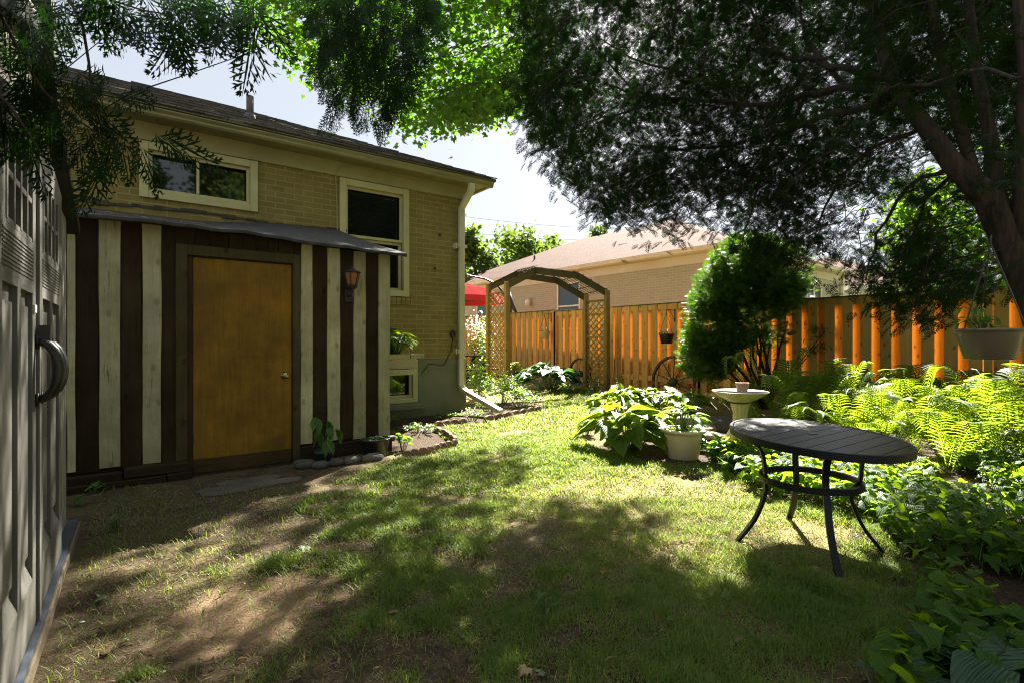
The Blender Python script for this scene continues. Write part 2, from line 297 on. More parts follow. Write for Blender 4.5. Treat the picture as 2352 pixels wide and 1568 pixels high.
# ------------------------------------------------------------------ object helpers
W = {}
def tag(o, label=None, cat=None, group=None, kind=None):
    if label: o['label'] = label
    if cat: o['category'] = cat
    if group: o['group'] = group
    if kind: o['kind'] = kind
    return o
def thing(name, label, cat, loc=(0, 0, 0), group=None):
    o = bpy.data.objects.new(name, None); C.objects.link(o); o.location = loc; o.empty_display_size = .1
    W[o] = Vector(loc); return tag(o, label, cat, group)
def finish(me, name, m, parent, base, smooth):
    me.materials.append(m)
    if smooth: me.polygons.foreach_set('use_smooth', np.ones(len(me.polygons), bool))
    o = bpy.data.objects.new(name, me); C.objects.link(o)
    if parent is not None: o.parent = parent; W[o] = W[parent]
    else: o.location = base; W[o] = Vector(base)
    return o
class MB:
    def __init__(s): s.v = []; s.f = []; s.c = []; s.t = .5
    def tint(s, t=None): s.t = random.random() if t is None else t; return s
    def add(s, vs, fs):
        b = len(s.v); s.v += [tuple(p) for p in vs]; s.f += [tuple(i + b for i in f) for f in fs]; s.c += [s.t] * len(fs); return s
    def box(s, x0, x1, y0, y1, z0, z1):
        return s.add([(x0, y0, z0), (x1, y0, z0), (x1, y1, z0), (x0, y1, z0), (x0, y0, z1), (x1, y0, z1), (x1, y1, z1), (x0, y1, z1)],
                     [(0, 3, 2, 1), (4, 5, 6, 7), (0, 1, 5, 4), (1, 2, 6, 5), (2, 3, 7, 6), (3, 0, 4, 7)])
    def bar(s, p, q, w, h, up=(0, 0, 1)):
        p, q, up = Vector(p), Vector(q), Vector(up); d = (q - p).normalized(); a = d.cross(up)
        a = (a if a.length > 1e-4 else d.cross(Vector((1, 0, 0)))).normalized() * w / 2; b = a.cross(d).normalized() * h / 2
        vs = [c + i * a + j * b for c in (p, q) for i, j in ((-1, -1), (1, -1), (1, 1), (-1, 1))]
        return s.add(vs, [(0, 1, 2, 3), (7, 6, 5, 4), (0, 4, 5, 1), (1, 5, 6, 2), (2, 6, 7, 3), (3, 7, 4, 0)])
    def tube(s, pts, r, n=8, cap=True):
        pts = [Vector(p) for p in pts]; rs = r if hasattr(r, '__len__') else [r] * len(pts)
        vs = []; fs = []; prev = None
        for i, p in enumerate(pts):
            d = (pts[min(i + 1, len(pts) - 1)] - pts[max(i - 1, 0)]).normalized()
            a = prev - d * prev.dot(d) if prev is not None else d.cross(Vector((0, 0, 1)) if abs(d.z) < .9 else Vector((1, 0, 0)))
            a.normalize(); prev = a; b = d.cross(a)
            for k in range(n):
                th = 2 * math.pi * k / n; vs.append(p + (a * math.cos(th) + b * math.sin(th)) * rs[i])
        for i in range(len(pts) - 1):
            for k in range(n):
                k2 = (k + 1) % n; fs.append((i * n + k, i * n + k2, (i + 1) * n + k2, (i + 1) * n + k))
        if cap: fs += [tuple(range(n - 1, -1, -1)), tuple(range((len(pts) - 1) * n, len(pts) * n))]
        return s.add(vs, fs)
    def lathe(s, prof, c=(0, 0, 0), n=24, sx=1, sy=1):
        vs = []; fs = []
        for r, z in prof:
            for k in range(n):
                th = 2 * math.pi * k / n; vs.append((c[0] + r * sx * math.cos(th), c[1] + r * sy * math.sin(th), c[2] + z))
        for i in range(len(prof) - 1):
            for k in range(n):
                k2 = (k + 1) % n; fs.append((i * n + k, i * n + k2, (i + 1) * n + k2, (i + 1) * n + k))
        fs += [tuple(range(n - 1, -1, -1)), tuple(range((len(prof) - 1) * n, len(prof) * n))]
        return s.add(vs, fs)
    def prism(s, poly, ext):      # poly: 3-D points, ext: extrusion vector
        n = len(poly); e = Vector(ext); vs = [Vector(p) for p in poly] + [Vector(p) + e for p in poly]
        return s.add(vs, [tuple(range(n - 1, -1, -1)), tuple(range(n, 2 * n))] + [(i, (i + 1) % n, (i + 1) % n + n, i + n) for i in range(n)])
    def build(s, name, m, parent=None, base=None, smooth=False, bevel=0):
        if parent is None and base is None:
            a = np.array(s.v); base = (float(a[:, 0].mean()), float(a[:, 1].mean()), float(a[:, 2].min()))
        off = W[parent] if parent is not None else Vector(base)
        me = bpy.data.meshes.new(name)
        me.from_pydata([(p[0] - off[0], p[1] - off[1], p[2] - off[2]) for p in s.v], [], s.f)
        at_ = me.attributes.new('tint', 'FLOAT', 'FACE'); at_.data.foreach_set('value', s.c)
        o = finish(me, name, m, parent, base, smooth)
        if bevel:
            b = o.modifiers.new('bevel', 'BEVEL'); b.width = bevel; b.segments = 2; b.limit_method = 'ANGLE'
        return o
def batch(name, m, tv, tf, R, T, tint, parent=None, base=None, uv=None, smooth=False):
    """one mesh out of k copies of a template: tv (n,3), tf (q,4), R (k,3,3), T (k,3)"""
    tv = np.asarray(tv, np.float32); tf = np.asarray(tf, np.int32); R = np.asarray(R, np.float32); T = np.asarray(T, np.float32)
    k, n, q = len(T), len(tv), len(tf)
    V = np.einsum('kij,nj->kni', R, tv) + T[:, None, :]
    return rawmesh(name, m, V.reshape(-1, 3), (tf[None] + (np.arange(k, dtype=np.int32) * n)[:, None, None]).reshape(-1, 4),
                   np.repeat(np.asarray(tint, np.float32), q), parent, base, None if uv is None else np.tile(np.asarray(uv, np.float32)[tf].reshape(-1, 2), (k, 1)), smooth)
def rawmesh(name, m, V, Fq, ft, parent=None, base=None, luv=None, smooth=False):
    if parent is None and base is None: base = (float(V[:, 0].mean()), float(V[:, 1].mean()), float(V[:, 2].min()))
    off = np.array(W[parent] if parent is not None else base, np.float32)
    me = bpy.data.meshes.new(name); nf = len(Fq)
    me.vertices.add(len(V)); me.vertices.foreach_set('co', (V - off).astype(np.float32).ravel())
    me.loops.add(nf * 4); me.loops.foreach_set('vertex_index', Fq.astype(np.int32).ravel())
    me.polygons.add(nf); me.polygons.foreach_set('loop_start', np.arange(0, nf * 4, 4, dtype=np.int32))
    me.attributes.new('tint', 'FLOAT', 'FACE').data.foreach_set('value', np.clip(ft, 0, 1).astype(np.float32))
    if luv is not None: me.uv_layers.new(name='UVMap').data.foreach_set('uv', luv.astype(np.float32).ravel())
    me.update(calc_edges=True)
    return finish(me, name, m, parent, base, smooth)
def merge(parts):                # [(V, F, tint)] -> arrays
    vs, fs, ts, o = [], [], [], 0
    for V, Fq, t in parts: vs.append(V); fs.append(Fq + o); ts.append(t); o += len(V)
    return np.concatenate(vs), np.concatenate(fs), np.concatenate(ts)
def expand(tv, tf, R, T, tint):
    tv = np.asarray(tv, np.float32); tf = np.asarray(tf, np.int32); R = np.asarray(R); T = np.asarray(T); k, n, q = len(T), len(tv), len(tf)
    V = (np.einsum('kij,nj->kni', R, tv) + T[:, None, :]).reshape(-1, 3)
    return V, (tf[None] + (np.arange(k) * n)[:, None, None]).reshape(-1, 4), np.repeat(np.asarray(tint), q)
def frames(D, U, s):             # columns: x = side, y = leaf direction D, z = normal near U ; scaled by s
    D = np.asarray(D, float); D /= np.linalg.norm(D, axis=1, keepdims=True) + 1e-9
    X = np.cross(D, U); X /= np.linalg.norm(X, axis=1, keepdims=True) + 1e-9
    Z = np.cross(X, D); s = np.broadcast_to(np.asarray(s, float).reshape(-1, 1), (len(D), 1))
    return np.stack([X * s, D * s, Z * s], axis=2)
def rnd(k, sx=1, sy=1, sz=1): return rng.normal(0, 1, (k, 3)) * np.array([sx, sy, sz])
_g = rng.random((64, 64))
def vnoise(x, y, s=1.0):
    x = np.asarray(x, float) * s + 100; y = np.asarray(y, float) * s + 100
    xi = np.floor(x).astype(int); yi = np.floor(y).astype(int); fx = x - xi; fy = y - yi; fx = fx * fx * (3 - 2 * fx); fy = fy * fy * (3 - 2 * fy)
    g = lambda a, b: _g[a % 64, b % 64]
    return (g(xi, yi) * (1 - fx) + g(xi + 1, yi) * fx) * (1 - fy) + (g(xi, yi + 1) * (1 - fx) + g(xi + 1, yi + 1) * fx) * fy

# ------------------------------------------------------------------ leaf templates
def leaf_t(prof, fold=.25, droop=.3, wave=0.0, cup=0.0):
    """leaf along +Y, length 1; prof = [(t, halfwidth)]; two quads per step"""
    v = []; f = []; uv = []
    for i, (t, h) in enumerate(prof):
        z = -droop * t * t; wz = wave * math.sin(t * 9)
        v += [(-h, t - cup * h, z + fold * h + wz * h), (0, t, z), (h, t - cup * h, z + fold * h - wz * h)]; uv += [(.5 - h, t), (.5, t), (.5 + h, t)]
        if i: a = 3 * (i - 1); b = 3 * i; f += [(a, a + 1, b + 1, b), (a + 1, a + 2, b + 2, b + 1)]
    return v, f, uv
HEART = leaf_t([(-.10, .16), (-.06, .34), (.08, .42), (.28, .40), (.5, .29), (.75, .14), (1, .005)], .28, .35, .12, .15)
OVAL = leaf_t([(0, .02), (.15, .16), (.4, .24), (.65, .19), (.85, .09), (1, .004)], .3, .3)
LANCE = leaf_t([(0, .02), (.25, .10), (.5, .12), (.75, .08), (1, .004)], .3, .35)
HOSTA = leaf_t([(0, .02), (.05, .17), (.16, .28), (.32, .33), (.5, .32), (.68, .24), (.84, .13), (.95, .05), (1, .004)], .38, .34, .18, .1)
CARD = ([(0, 0, 0), (.42, .45, .06), (0, 1, -.08), (-.42, .45, .06)], [(0, 1, 2, 3)], None)
def maple_t():
    o = [(0, -.28), (.10, .0), (.34, -.10), (.30, .06), (.52, .22), (.36, .27), (.36, .50), (.20, .42), (.13, .62), (0, .85), (-.13, .62), (-.20, .42), (-.36, .50), (-.36, .27), (-.52, .22), (-.30, .06), (-.34, -.10), (-.10, 0)]
    v = [(0, .12, 0)] + [(x, y, -.25 * (x * x + y * y) + .08 * abs(x)) for x, y in o[1:]]
    n = len(v); f = []
    for i in range(1, n - 1, 2): f.append((0, i, i + 1, i + 2 if i + 2 < n else n - 1))
    return v, [q if len(set(q)) == 4 else (q[0], q[1], q[2], q[2]) for q in f], None
MAPLE = maple_t(); MAPLE = (MAPLE[0], [q for q in MAPLE[1] if len(set(q)) == 4], None)
def kite(v, f, p, d, L, wd, z0=0.0, z1=0.0):
    b = len(v); n = (-d[1], d[0]); h = wd / 2
    v += [(p[0], p[1], z0), (p[0] + d[0] * L * .55 + n[0] * h, p[1] + d[1] * L * .55 + n[1] * h, (z0 + z1) / 2),
          (p[0] + d[0] * L, p[1] + d[1] * L, z1), (p[0] + d[0] * L * .55 - n[0] * h, p[1] + d[1] * L * .55 - n[1] * h, (z0 + z1) / 2)]
    f.append((b, b + 1, b + 2, b + 3))
def rot2(d, a): return (d[0] * math.cos(a) - d[1] * math.sin(a), d[0] * math.sin(a) + d[1] * math.cos(a))
def spray_t(nside, nsub, lev3, seed, w1=.03, droop=.25):
    r = random.Random(seed); v = []; f = []; zz = lambda y: -droop * y * y
    kite(v, f, (0, 0), (0, 1), 1, w1 * .9, 0, zz(1))
    for i in range(nside):
        t = .06 + .88 * i / nside; sd = 1 if i % 2 else -1
        L = (.48 * (1 - t) ** .75 + .05) * r.uniform(.75, 1.15) * min(1, .45 + t * 2.2); a = -sd * rad(r.uniform(36, 50)); d = rot2((0, 1), a); p = (0, t)
        kite(v, f, p, d, L, w1, zz(t), zz(t) - .06)
        for j in range(nsub):
            s = .12 + .82 * j / max(1, nsub); sd2 = 1 if j % 2 else -1; q = (p[0] + d[0] * L * s, p[1] + d[1] * L * s)
            L2 = L * (.42 * (1 - s) + .14) * r.uniform(.8, 1.2); d2 = rot2(d, -sd2 * rad(r.uniform(32, 46)))
            kite(v, f, q, d2, L2, w1 * .9, zz(t), zz(t) - .05)
            for k in range(lev3):
                s3 = .3 + .5 * k / max(1, lev3); sd3 = 1 if k % 2 else -1; q3 = (q[0] + d2[0] * L2 * s3, q[1] + d2[1] * L2 * s3)
                kite(v, f, q3, rot2(d2, -sd3 * rad(38)), L2 * .42, w1 * .75, zz(t), zz(t) - .04)
    return v, f, None
SPRAY_LO = [spray_t(12, 5, 0, s, .045) for s in (1, 2)]
SPRAY_HI = [spray_t(13, 4, 0, s, .036, .22) for s in (3, 4, 5)]
def fern_t(n=30, seed=1):
    r = random.Random(seed); v = []; f = []
    def P(t): return (0, .55 * math.sin(t * 1.75) / math.sin(1.75) + .12 * t * t, .98 * math.sin(t * 1.9) / math.sin(1.57) * .78 - .22 * t ** 3)
    for i in range(8):
        a, b_ = P(i / 8), P((i + 1) / 8); k = len(v); h = .006
        v += [(-h, a[1], a[2]), (h, a[1], a[2]), (h, b_[1], b_[2]), (-h, b_[1], b_[2])]; f.append((k, k + 1, k + 2, k + 3))
    for i in range(n):
        t = .12 + .88 * i / n; p = P(t); p2 = P(min(1, t + .02)); dy, dz = p2[1] - p[1], p2[2] - p[2]; m_ = math.hypot(dy, dz) + 1e-6; dy /= m_; dz /= m_
        L = .19 * (math.sin(math.pi * min(1, (t - .08) * .93) ** .8) ** .8) * r.uniform(.9, 1.08) + .01
        for sd in (-1, 1):
            k = len(v); hw = .0082; tip = (sd * L * .93, p[1] + dy * L * .42, p[2] + dz * L * .42 - L * .12)
            mid = (sd * L * .5, p[1] + dy * L * .16, p[2] + dz * L * .16 + .008)
            v += [(0, p[1] - dy * hw * .5, p[2] - dz * hw * .5), (mid[0], mid[1] - dy * hw, mid[2] - dz * hw), (mid[0], mid[1] + dy * hw, mid[2] + dz * hw), (0, p[1] + dy * hw * .9, p[2] + dz * hw * .9), (tip[0], tip[1] - dy * .002, tip[2] - dz * .002), (tip[0], tip[1] + dy * .002, tip[2] + dz * .002)]
            f += [(k, k + 1, k + 2, k + 3), (k + 1, k + 4, k + 5, k + 2)]
    return v, f, None
FERN = [fern_t(27, 1), fern_t(24, 2)]

# ================================================================== GROUND
def build_ground():
    xs = np.concatenate([[-400, -120, -40, -15], np.arange(-8, 16.01, .25), [20, 30, 60, 150, 500]])
    ys = np.concatenate([[-400, -120, -40, -12], np.arange(-4, 16.01, .25), [20, 30, 60, 150, 500]])
    X, Y = np.meshgrid(xs, ys); Z = (vnoise(X, Y, 1.3) - .5) * .035 + (vnoise(X, Y, 3.1) - .5) * .02
    Z[(np.abs(X) > 20) | (np.abs(Y) > 20)] = 0
    V = np.stack([X, Y, Z], 2).reshape(-1, 3); nx = len(xs); ny = len(ys)
    i, j = np.meshgrid(np.arange(nx - 1), np.arange(ny - 1)); a = (j * nx + i).ravel()
    Fq = np.stack([a, a + 1, a + 1 + nx, a + nx], 1)
    o = rawmesh('ground', M['ground'], V, Fq, np.full(len(Fq), .5), None, (0, 0, 0), None, True); tag(o, kind='structure')
build_ground()
def gz(x, y): return (vnoise(x, y, 1.3) - .5) * .035 + (vnoise(x, y, 3.1) - .5) * .02

# ================================================================== HOUSE (wall plane Y = 8.3, corner X = 4.94)
HY, HX = 8.3, 4.94
house = thing('brick_house', 'yellow brick bungalow with brown shingled hip roof behind the striped lean-to', 'house', (-1.5, 12, 0))
def wall_holes(mb, x0, x1, z0, z1, holes, y0, y1):
    xs = sorted({x0, x1, *[h[0] for h in holes], *[h[1] for h in holes]}); zs = sorted({z0, z1, *[h[2] for h in holes], *[h[3] for h in holes]})
    xs = [x for x in xs if x0 <= x <= x1]; zs = [z for z in zs if z0 <= z <= z1]
    for i in range(len(xs) - 1):
        for j in range(len(zs) - 1):
            cx, cz = (xs[i] + xs[i + 1]) / 2, (zs[j] + zs[j + 1]) / 2
            if not any(h[0] < cx < h[1] and h[2] < cz < h[3] for h in holes): mb.box(xs[i], xs[i + 1], y0, y1, zs[j], zs[j + 1])
W1 = (.0, 1.41, 3.19, 3.93); W2 = (2.60, 3.80, 2.07, 3.93); W3 = (2.75, 3.96, .24, .985)
mb = MB(); wall_holes(mb, -9, HX, .99, 3.94, [W1, W2], HY, HY + .22); mb.box(HX - .22, HX, HY + .222, 15.3, .99, 3.94); mb.box(-9, HX, 15.302, 15.5, .99, 3.94); mb.box(-9, -8.8, HY + .222, 15.3, .99, 3.94)
mb.build('brick_wall', M['brick'], house)
mb = MB(); wall_holes(mb, -9, HX + .015, -.2, .988, [W3], HY - .015, HY + .22); mb.box(HX - .2, HX + .015, HY + .222, 15.3, -.2, .988)
mb.build('foundation', M['found'], house)
mb = MB(); mb.box(-9, HX + .03, HY - .03, HY + .2, 3.942, 4.21); mb.box(HX - .2, HX + .03, HY + .202, 15.3, 3.942, 4.21)
mb.build('frieze_board', M['cream'], house)
mb = MB()
for k in range(36): mb.tint(.4 + .2 * random.random()); mb.box(-9 + k * .4, min(HX + .38, -9 + (k + 1) * .4 - .006), 7.96, HY - .031, 4.175, 4.2)
mb.box(HX + .031, HX + .38, HY, 15.6, 4.175, 4.2)
mb.build('soffit', M['soffit'], house)
# gutter profile swept along the eaves
def gutter(mb, p, q, out):
    p, q, out = Vector(p), Vector(q), Vector(out)
    pr = [(-.0, .0), (.055, .0), (.075, .025), (.075, .05), (.105, .085), (.105, .115), (.112, .118), (.112, .125), (.0, .125)]
    mb.prism([p + out * a + Vector((0, 0, b)) for a, b in pr], q - p)
mb = MB(); gutter(mb, (-9.4, 7.985, 4.15), (HX + .385, 7.985, 4.15), (0, -1, 0)); gutter(mb, (HX + .3, 7.99, 4.151), (HX + .3, 15.8, 4.151), (1, 0, 0))
mb.build('gutter', M['gutter'], house)
# hip roof: eave z 4.28, slope .45
def hip(mb, x0, x1, y0, y1, z, s, th=.05):
    h = (y1 - y0) / 2; ym = (y0 + y1) / 2; zr = z + h * s
    a, b, c, d = (x0, y0, z), (x1, y0, z), (x1, y1, z), (x0, y1, z); e, f = (x0 + h, ym, zr), (x1 - h, ym, zr)
    mb.add([a, b, c, d, e, f] + [(p[0], p[1], p[2] - th) for p in (a, b, c, d)],
           [(0, 1, 5, 4), (1, 2, 5), (2, 3, 4, 5), (3, 0, 4), (0, 6, 7, 1), (1, 7, 8, 2), (2, 8, 9, 3), (3, 9, 6, 0), (9, 8, 7, 6)])
mb = MB(); hip(mb, -9.5, HX + .42, 7.88, 15.9, 4.30, .45)
# uneven shingle courses: thin lapped strips with ragged butts
for k in range(26):
    y = 7.86 + k * .15; zz = 4.30 + (y - 7.86) * .45 + .004; xr = HX + .42 - (y - 7.88)
    x = -9.4
    while x < xr - .1:
        L = random.uniform(.25, .5); j = random.uniform(-.012, .012); up = random.uniform(.006, .022); x1 = min(x + L, xr)
        mb.tint(); mb.add([(x, y + j, zz + up + .45 * j), (x1 - .008, y + j, zz + up + .45 * j), (x1 - .008, y + .17, zz + .078), (x, y + .17, zz + .078), (x, y + j, zz - .006), (x1 - .008, y + j, zz - .006)],
                          [(0, 1, 2, 3), (4, 5, 1, 0)])
        x += L
roof = mb.build('roof', M['shingle'], house)
mb = MB(); mb.lathe([(.055, 0), (.055, .42), (.047, .425), (.047, .3)], (1.446, 9.17, 4.82), 14); mb.lathe([(.085, -.03), (.08, .1), (.06, .12)], (1.446, 9.17, 4.84), 14)
mb.build('vent_pipe', M['pipe'], roof, smooth=True)
mb = MB(); mb.box(-.1, .17, 9.6, 9.85, 5.0, 5.21); mb.build('roof_vent', M['black'], roof)
# windows
def window(x0, x1, z0, z1, fw, rail=None, mull=None, glassy=True, name='window'):
    f = MB(); y = HY - .035
    f.box(x0, x0 + fw, y, HY + .06, z0, z1); f.box(x1 - fw, x1, y, HY + .06, z0, z1); f.box(x0 + fw, x1 - fw, y, HY + .06, z1 - fw, z1); f.box(x0 + fw, x1 - fw, y, HY + .06, z0, z0 + fw)
    w_ = f.build(name, M['wframe'], house, bevel=.006)
    a = fw; s = MB(); b = .045
    def sash(xa, xb, za, zb, y):
        s.box(xa, xa + b, y, y + .035, za, zb); s.box(xb - b, xb, y, y + .035, za, zb); s.box(xa + b, xb - b, y, y + .035, zb - b, zb); s.box(xa + b, xb - b, y, y + .035, za, za + b)
    g = MB()
    if rail: sash(x0 + a, x1 - a, z0 + a, rail, HY + .075); sash(x0 + a, x1 - a, rail, z1 - a, HY + .03)
    else: sash(x0 + a, x1 - a, z0 + a, z1 - a, HY + .02)
    if mull: s.box(mull - .018, mull + .018, HY + .01, HY + .05, z0 + a + b, z1 - a - b)
    s.build('sash', M['wframe'], w_, bevel=.004)
    g.box(x0 + a, x1 - a, HY + .115, HY + .13, z0 + a, z1 - a); g.build('pane', M['glass'], w_)
    return w_
window(*W1, .10, mull=.66); w2 = window(*W2, .105, rail=3.0); window(W3[0], W3[1], W3[2], W3[3], .09, mull=3.30)
mb = MB()
for k in range(28): mb.box(W2[0] + .15, W2[1] - .15, HY + .1165 - .004, HY + .1165 - .002, 3.02 + k * .027, 3.024 + k * .027)
mb.build('blind', M['wire'], w2)
mb = MB()
for k in range(16): mb.tint(); x = 2.55 + k * .085; mb.box(x, x + .078, HY - .03, HY + .02, 1.935, 2.06)
mb.build('window_sill', M['brick'], house, bevel=.004)
mb = MB(); mb.box(2.6, 4.06, HY - .16, HY - .016, .13, .235); mb.build('basement_sill', M['found'], house, bevel=.015)
# mastic flashing lines above the lean-to roof
mb = MB(); x = -1.2
while x < 2.62:
    L = random.uniform(.07, .2); z = 3.07 + .02 * math.sin(x * 3); mb.tint(); mb.box(x, x + L, HY - random.uniform(.012, .03), HY - .001, z - random.uniform(.012, .035), z + random.uniform(.008, .028)); x += L
mb.build('flashing', M['mastic'], house)
# downspout
mb = MB(); Yp = HY - .075
pts = [(4.86, 7.93, 4.15), (4.86, 7.94, 4.03), (4.83, 8.10, 3.86), (4.82, Yp, 3.74), (4.81, Yp, .50), (4.83, Yp - .04, .42)]
def pipe(mb, pts, a, b):
    pts = [Vector(p) for p in pts]; vs = []; fs = []
    for i, p in enumerate(pts):
        d = (pts[min(i + 1, len(pts) - 1)] - pts[max(i - 1, 0)]).normalized(); s = Vector((1, 0, 0)) if abs(d.x) < .8 else Vector((0, 1, 0)); s = (s - d * s.dot(d)).normalized(); t = d.cross(s)
        for u, v in ((-1, -.8), (-.8, -1), (.8, -1), (1, -.8), (1, .8), (.8, 1), (-.8, 1), (-1, .8)): vs.append(p + s * u * a + t * v * b)
    for i in range(len(pts) - 1):
        for k in range(8): fs.append((i * 8 + k, i * 8 + (k + 1) % 8, i * 8 + 8 + (k + 1) % 8, i * 8 + 8 + k))
    fs += [tuple(range(7, -1, -1)), tuple(range(len(pts) * 8 - 8, len(pts) * 8))]; mb.add(vs, fs)
pipe(mb, pts, .055, .04); e = [(4.83, Yp - .03, .43), (4.86, Yp - .12, .375), (5.02, 7.24, .10)]; pipe(mb, e, .055, .04)
ds = mb.build('downspout', M['downspout'], house)
for z in (3.05, 1.12): mb = MB(); mb.box(4.70, 4.92, Yp - .048, Yp - .041, z - .03, z + .03); mb.box(4.68, 4.72, Yp - .048, HY - .001, z - .045, z + .045); mb.build('strap', M['downspout'], ds)
# cables and outlet on the wall
mb = MB(); c = [onY(775, 683, HY - .05), onY(776, 600, HY - .05), onY(774, 480, HY - .04), onY(771, 400, HY - .04), onY(785, 382, HY - .05), onY(830, 385, HY - .06), onY(960, 416, HY - .06), onY(1062, 427, HY - .06)]
mb.tube(c, .008, 6); mb.build('cable', M['cable'], house)
mb = MB(); mb.lathe([(.001, -.02), (.07, -.02), (.075, .0), (.05, .05), (.001, .055)], (0, 0, 0), 16)
q = onY(1040, 768, HY - .03); mb.v = [(q.x + a * .8, q.y - c_ * .5, q.z + b_) for a, b_, c_ in mb.v]; mb.build('outlet', M['black'], house, smooth=True)
mb = MB(); c = [onY(1040, 776, HY - .03), onY(1036, 805, HY - .03), onY(1020, 838, HY - .03), onY(985, 836, HY - .04), onY(967, 858, HY - .05)]; mb.tube(c, .006, 6); mb.build('cord', M['wire'], house)
for x, y in ((999, 617), (1010, 540)): q = onY(x, y, HY - .012); mb = MB(); mb.lathe([(.02, -.02), (.03, 0), (.02, .02)], q, 8); mb.build('wall_plug', M['mastic'], house)

# ================================================================== STRIPED LEAN-TO (front plane Y = 5.88)
LY = 5.88
lean = thing('lean_to_shed', 'low lean-to shed of dark and cream vertical boards against the brick house', 'lean-to', (1, 6.6, 0))
def bx(x): a, b = ray(x); return a / b * LY
edges = [100, 126, 153, 174.7, 227, 277, 326, 371, 403]; cols = 'DLLDLDLD'
def roofz(X): return 2.40 - .018 * X + .012 * math.sin(X * 2.3)
def board(x0, x1, z0, z1, m, par, y=LY, th=.03, nm='board'):
    mb = MB().tint(); n = 7; j = lambda: random.uniform(-.004, .004)
    ls = [(x0 + .003 + j(), z0 + (z1 - z0) * i / n) for i in range(n + 1)]; rs = [(x1 - .003 + j(), z0 + (z1 - z0) * i / n) for i in range(n + 1)]
    poly = [(a, y, b) for a, b in ls] + [(a, y, b) for a, b in reversed(rs)]
    mb.prism(poly, (0, th, 0)); return mb.build(nm, m, par)
for i, c in enumerate(cols):
    x0, x1 = bx(edges[i]), bx(edges[i + 1]); z1 = roofz((x0 + x1) / 2) - .01
    board(x0, x1, (.172 if c == 'L' else .14) + random.uniform(-.01, .01), z1, M['lboard' if c == 'L' else 'dboard'], lean, LY - (.012 if c == 'L' else 0), nm='cream_board' if c == 'L' else 'dark_board')
edges = [690, 718, 751, 781, 811, 840, 868.6, 895]; cols = 'LDLDLDL'
for i, c in enumerate(cols):
    x0, x1 = bx(edges[i]), bx(edges[i + 1]); z1 = roofz((x0 + x1) / 2) - .01
    board(x0, x1, .18 + random.uniform(-.01, .01), z1, M['lboard' if c == 'L' else 'dboard'], lean, LY - (.012 if c == 'L' else 0), nm='cream_board' if c == 'L' else 'dark_board')
# short boards above the door
x = bx(403)
while x < bx(688):
    x1 = min(x + random.uniform(.1, .17), bx(689)); board(x, x1, 2.20, roofz(x) - .01, M['dboard'], lean, LY + .002, nm='short_board'); x = x1
# body behind: side wall and backing
mb = MB(); XR = bx(895)
mb.box(-1.0, bx(405), LY + .032, LY + .07, 0, 2.36); mb.box(bx(688), XR - .01, LY + .032, LY + .07, 0, 2.33); mb.box(bx(405), bx(688), LY + .032, LY + .07, 2.16, 2.34)
mb.add([(XR - .05, LY + .03, 0), (XR - .01, LY + .03, 0), (XR - .01, HY - .036, 0), (XR - .05, HY - .036, 0), (XR - .05, LY + .03, 2.33), (XR - .01, LY + .03, 2.33), (XR - .01, HY - .036, 3.0), (XR - .05, HY - .036, 3.0)],
       [(0, 3, 2, 1), (4, 5, 6, 7), (0, 1, 5, 4), (1, 2, 6, 5), (2, 3, 7, 6), (3, 0, 4, 7)])
mb.box(-1.04, -1.0, LY + .03, HY - .036, 0, 2.36)
mb.build('side_wall', M['dboard'], lean)
# door, jambs, trims
dx0, dx1 = bx(443.5), bx(670)
mb = MB(); mb.box(bx(403), bx(430), LY - .03, LY + .03, .0, 2.235); mb.tint(); mb.box(bx(672), bx(689), LY - .03, LY + .03, .0, 2.235); mb.tint(); mb.box(bx(430), bx(672), LY - .03, LY + .03, 2.135, 2.235)
mb.build('door_frame', M['trimwood'], lean, bevel=.004)
mb = MB(); mb.box(bx(430) + .002, dx0 - .004, LY - .004, LY + .1, 0, 2.134); mb.box(dx1 + .004, bx(672), LY - .004, LY + .1, 0, 2.134); mb.box(dx0 - .004, dx1 + .004, LY + .0, LY + .1, 2.126, 2.134)
mb.build('door_jamb', M['jamb'], lean)
mb = MB(); mb.box(dx0, dx1, LY + .004, LY + .045, .02, 2.122); door = mb.build('door', M['door'], lean, bevel=.003)
mb = MB(); mb.box(dx0 + .005, dx1 - .005, LY - .022, LY + .003, .015, .15); mb.build('kick_board', M['doorlow'], door, bevel=.004)
mb = MB(); kp = onY(653, 861, LY)
mb.lathe([(.040, 0), (.040, .006), (.014, .012), (.013, .034), (.026, .042), (.037, .056), (.037, .070), (.024, .082), (.001, .086)], (0, 0, 0), 20)
mb.v = [(kp.x + a, LY + .004 - c_, kp.z + b_) for a, b_, c_ in mb.v]; mb.build('door_knob', M['brass'], door, smooth=True)
for z_ in (.3, 1.66): mb = MB(); mb.box(dx0 - .012, dx0 + .004, LY - .012, LY + .003, z_, z_ + .1); mb.build('hinge', M['rust'], door)
mb = MB(); mb.box(dx1 + .006, dx1 + .03, LY - .04, LY - .028, 1.2, 1.42); mb.build('hasp', M['rust'], lean)
# sleepers at the foot
for b_ in ((-1.0, -.12, LY - .10, LY - .014, .02, .13), (-.11, bx(430), LY - .14, LY - .014, .075, .16), (-.95, .2, LY - .2, LY - .142, -.03, .07), (.21, bx(438), LY - .19, LY - .145, -.03, .075), (bx(690), XR, LY - .08, LY - .014, .0, .165)):
    mb = MB().tint(); mb.box(*b_); mb.build('timber_sill', M['sleeper'], lean, bevel=.008)
mb = MB(); mb.box(dx0 - .05, dx1 + .05, LY - .11, LY + .003, -.03, .012); mb.build('threshold', M['sleeper'], lean, bevel=.006)
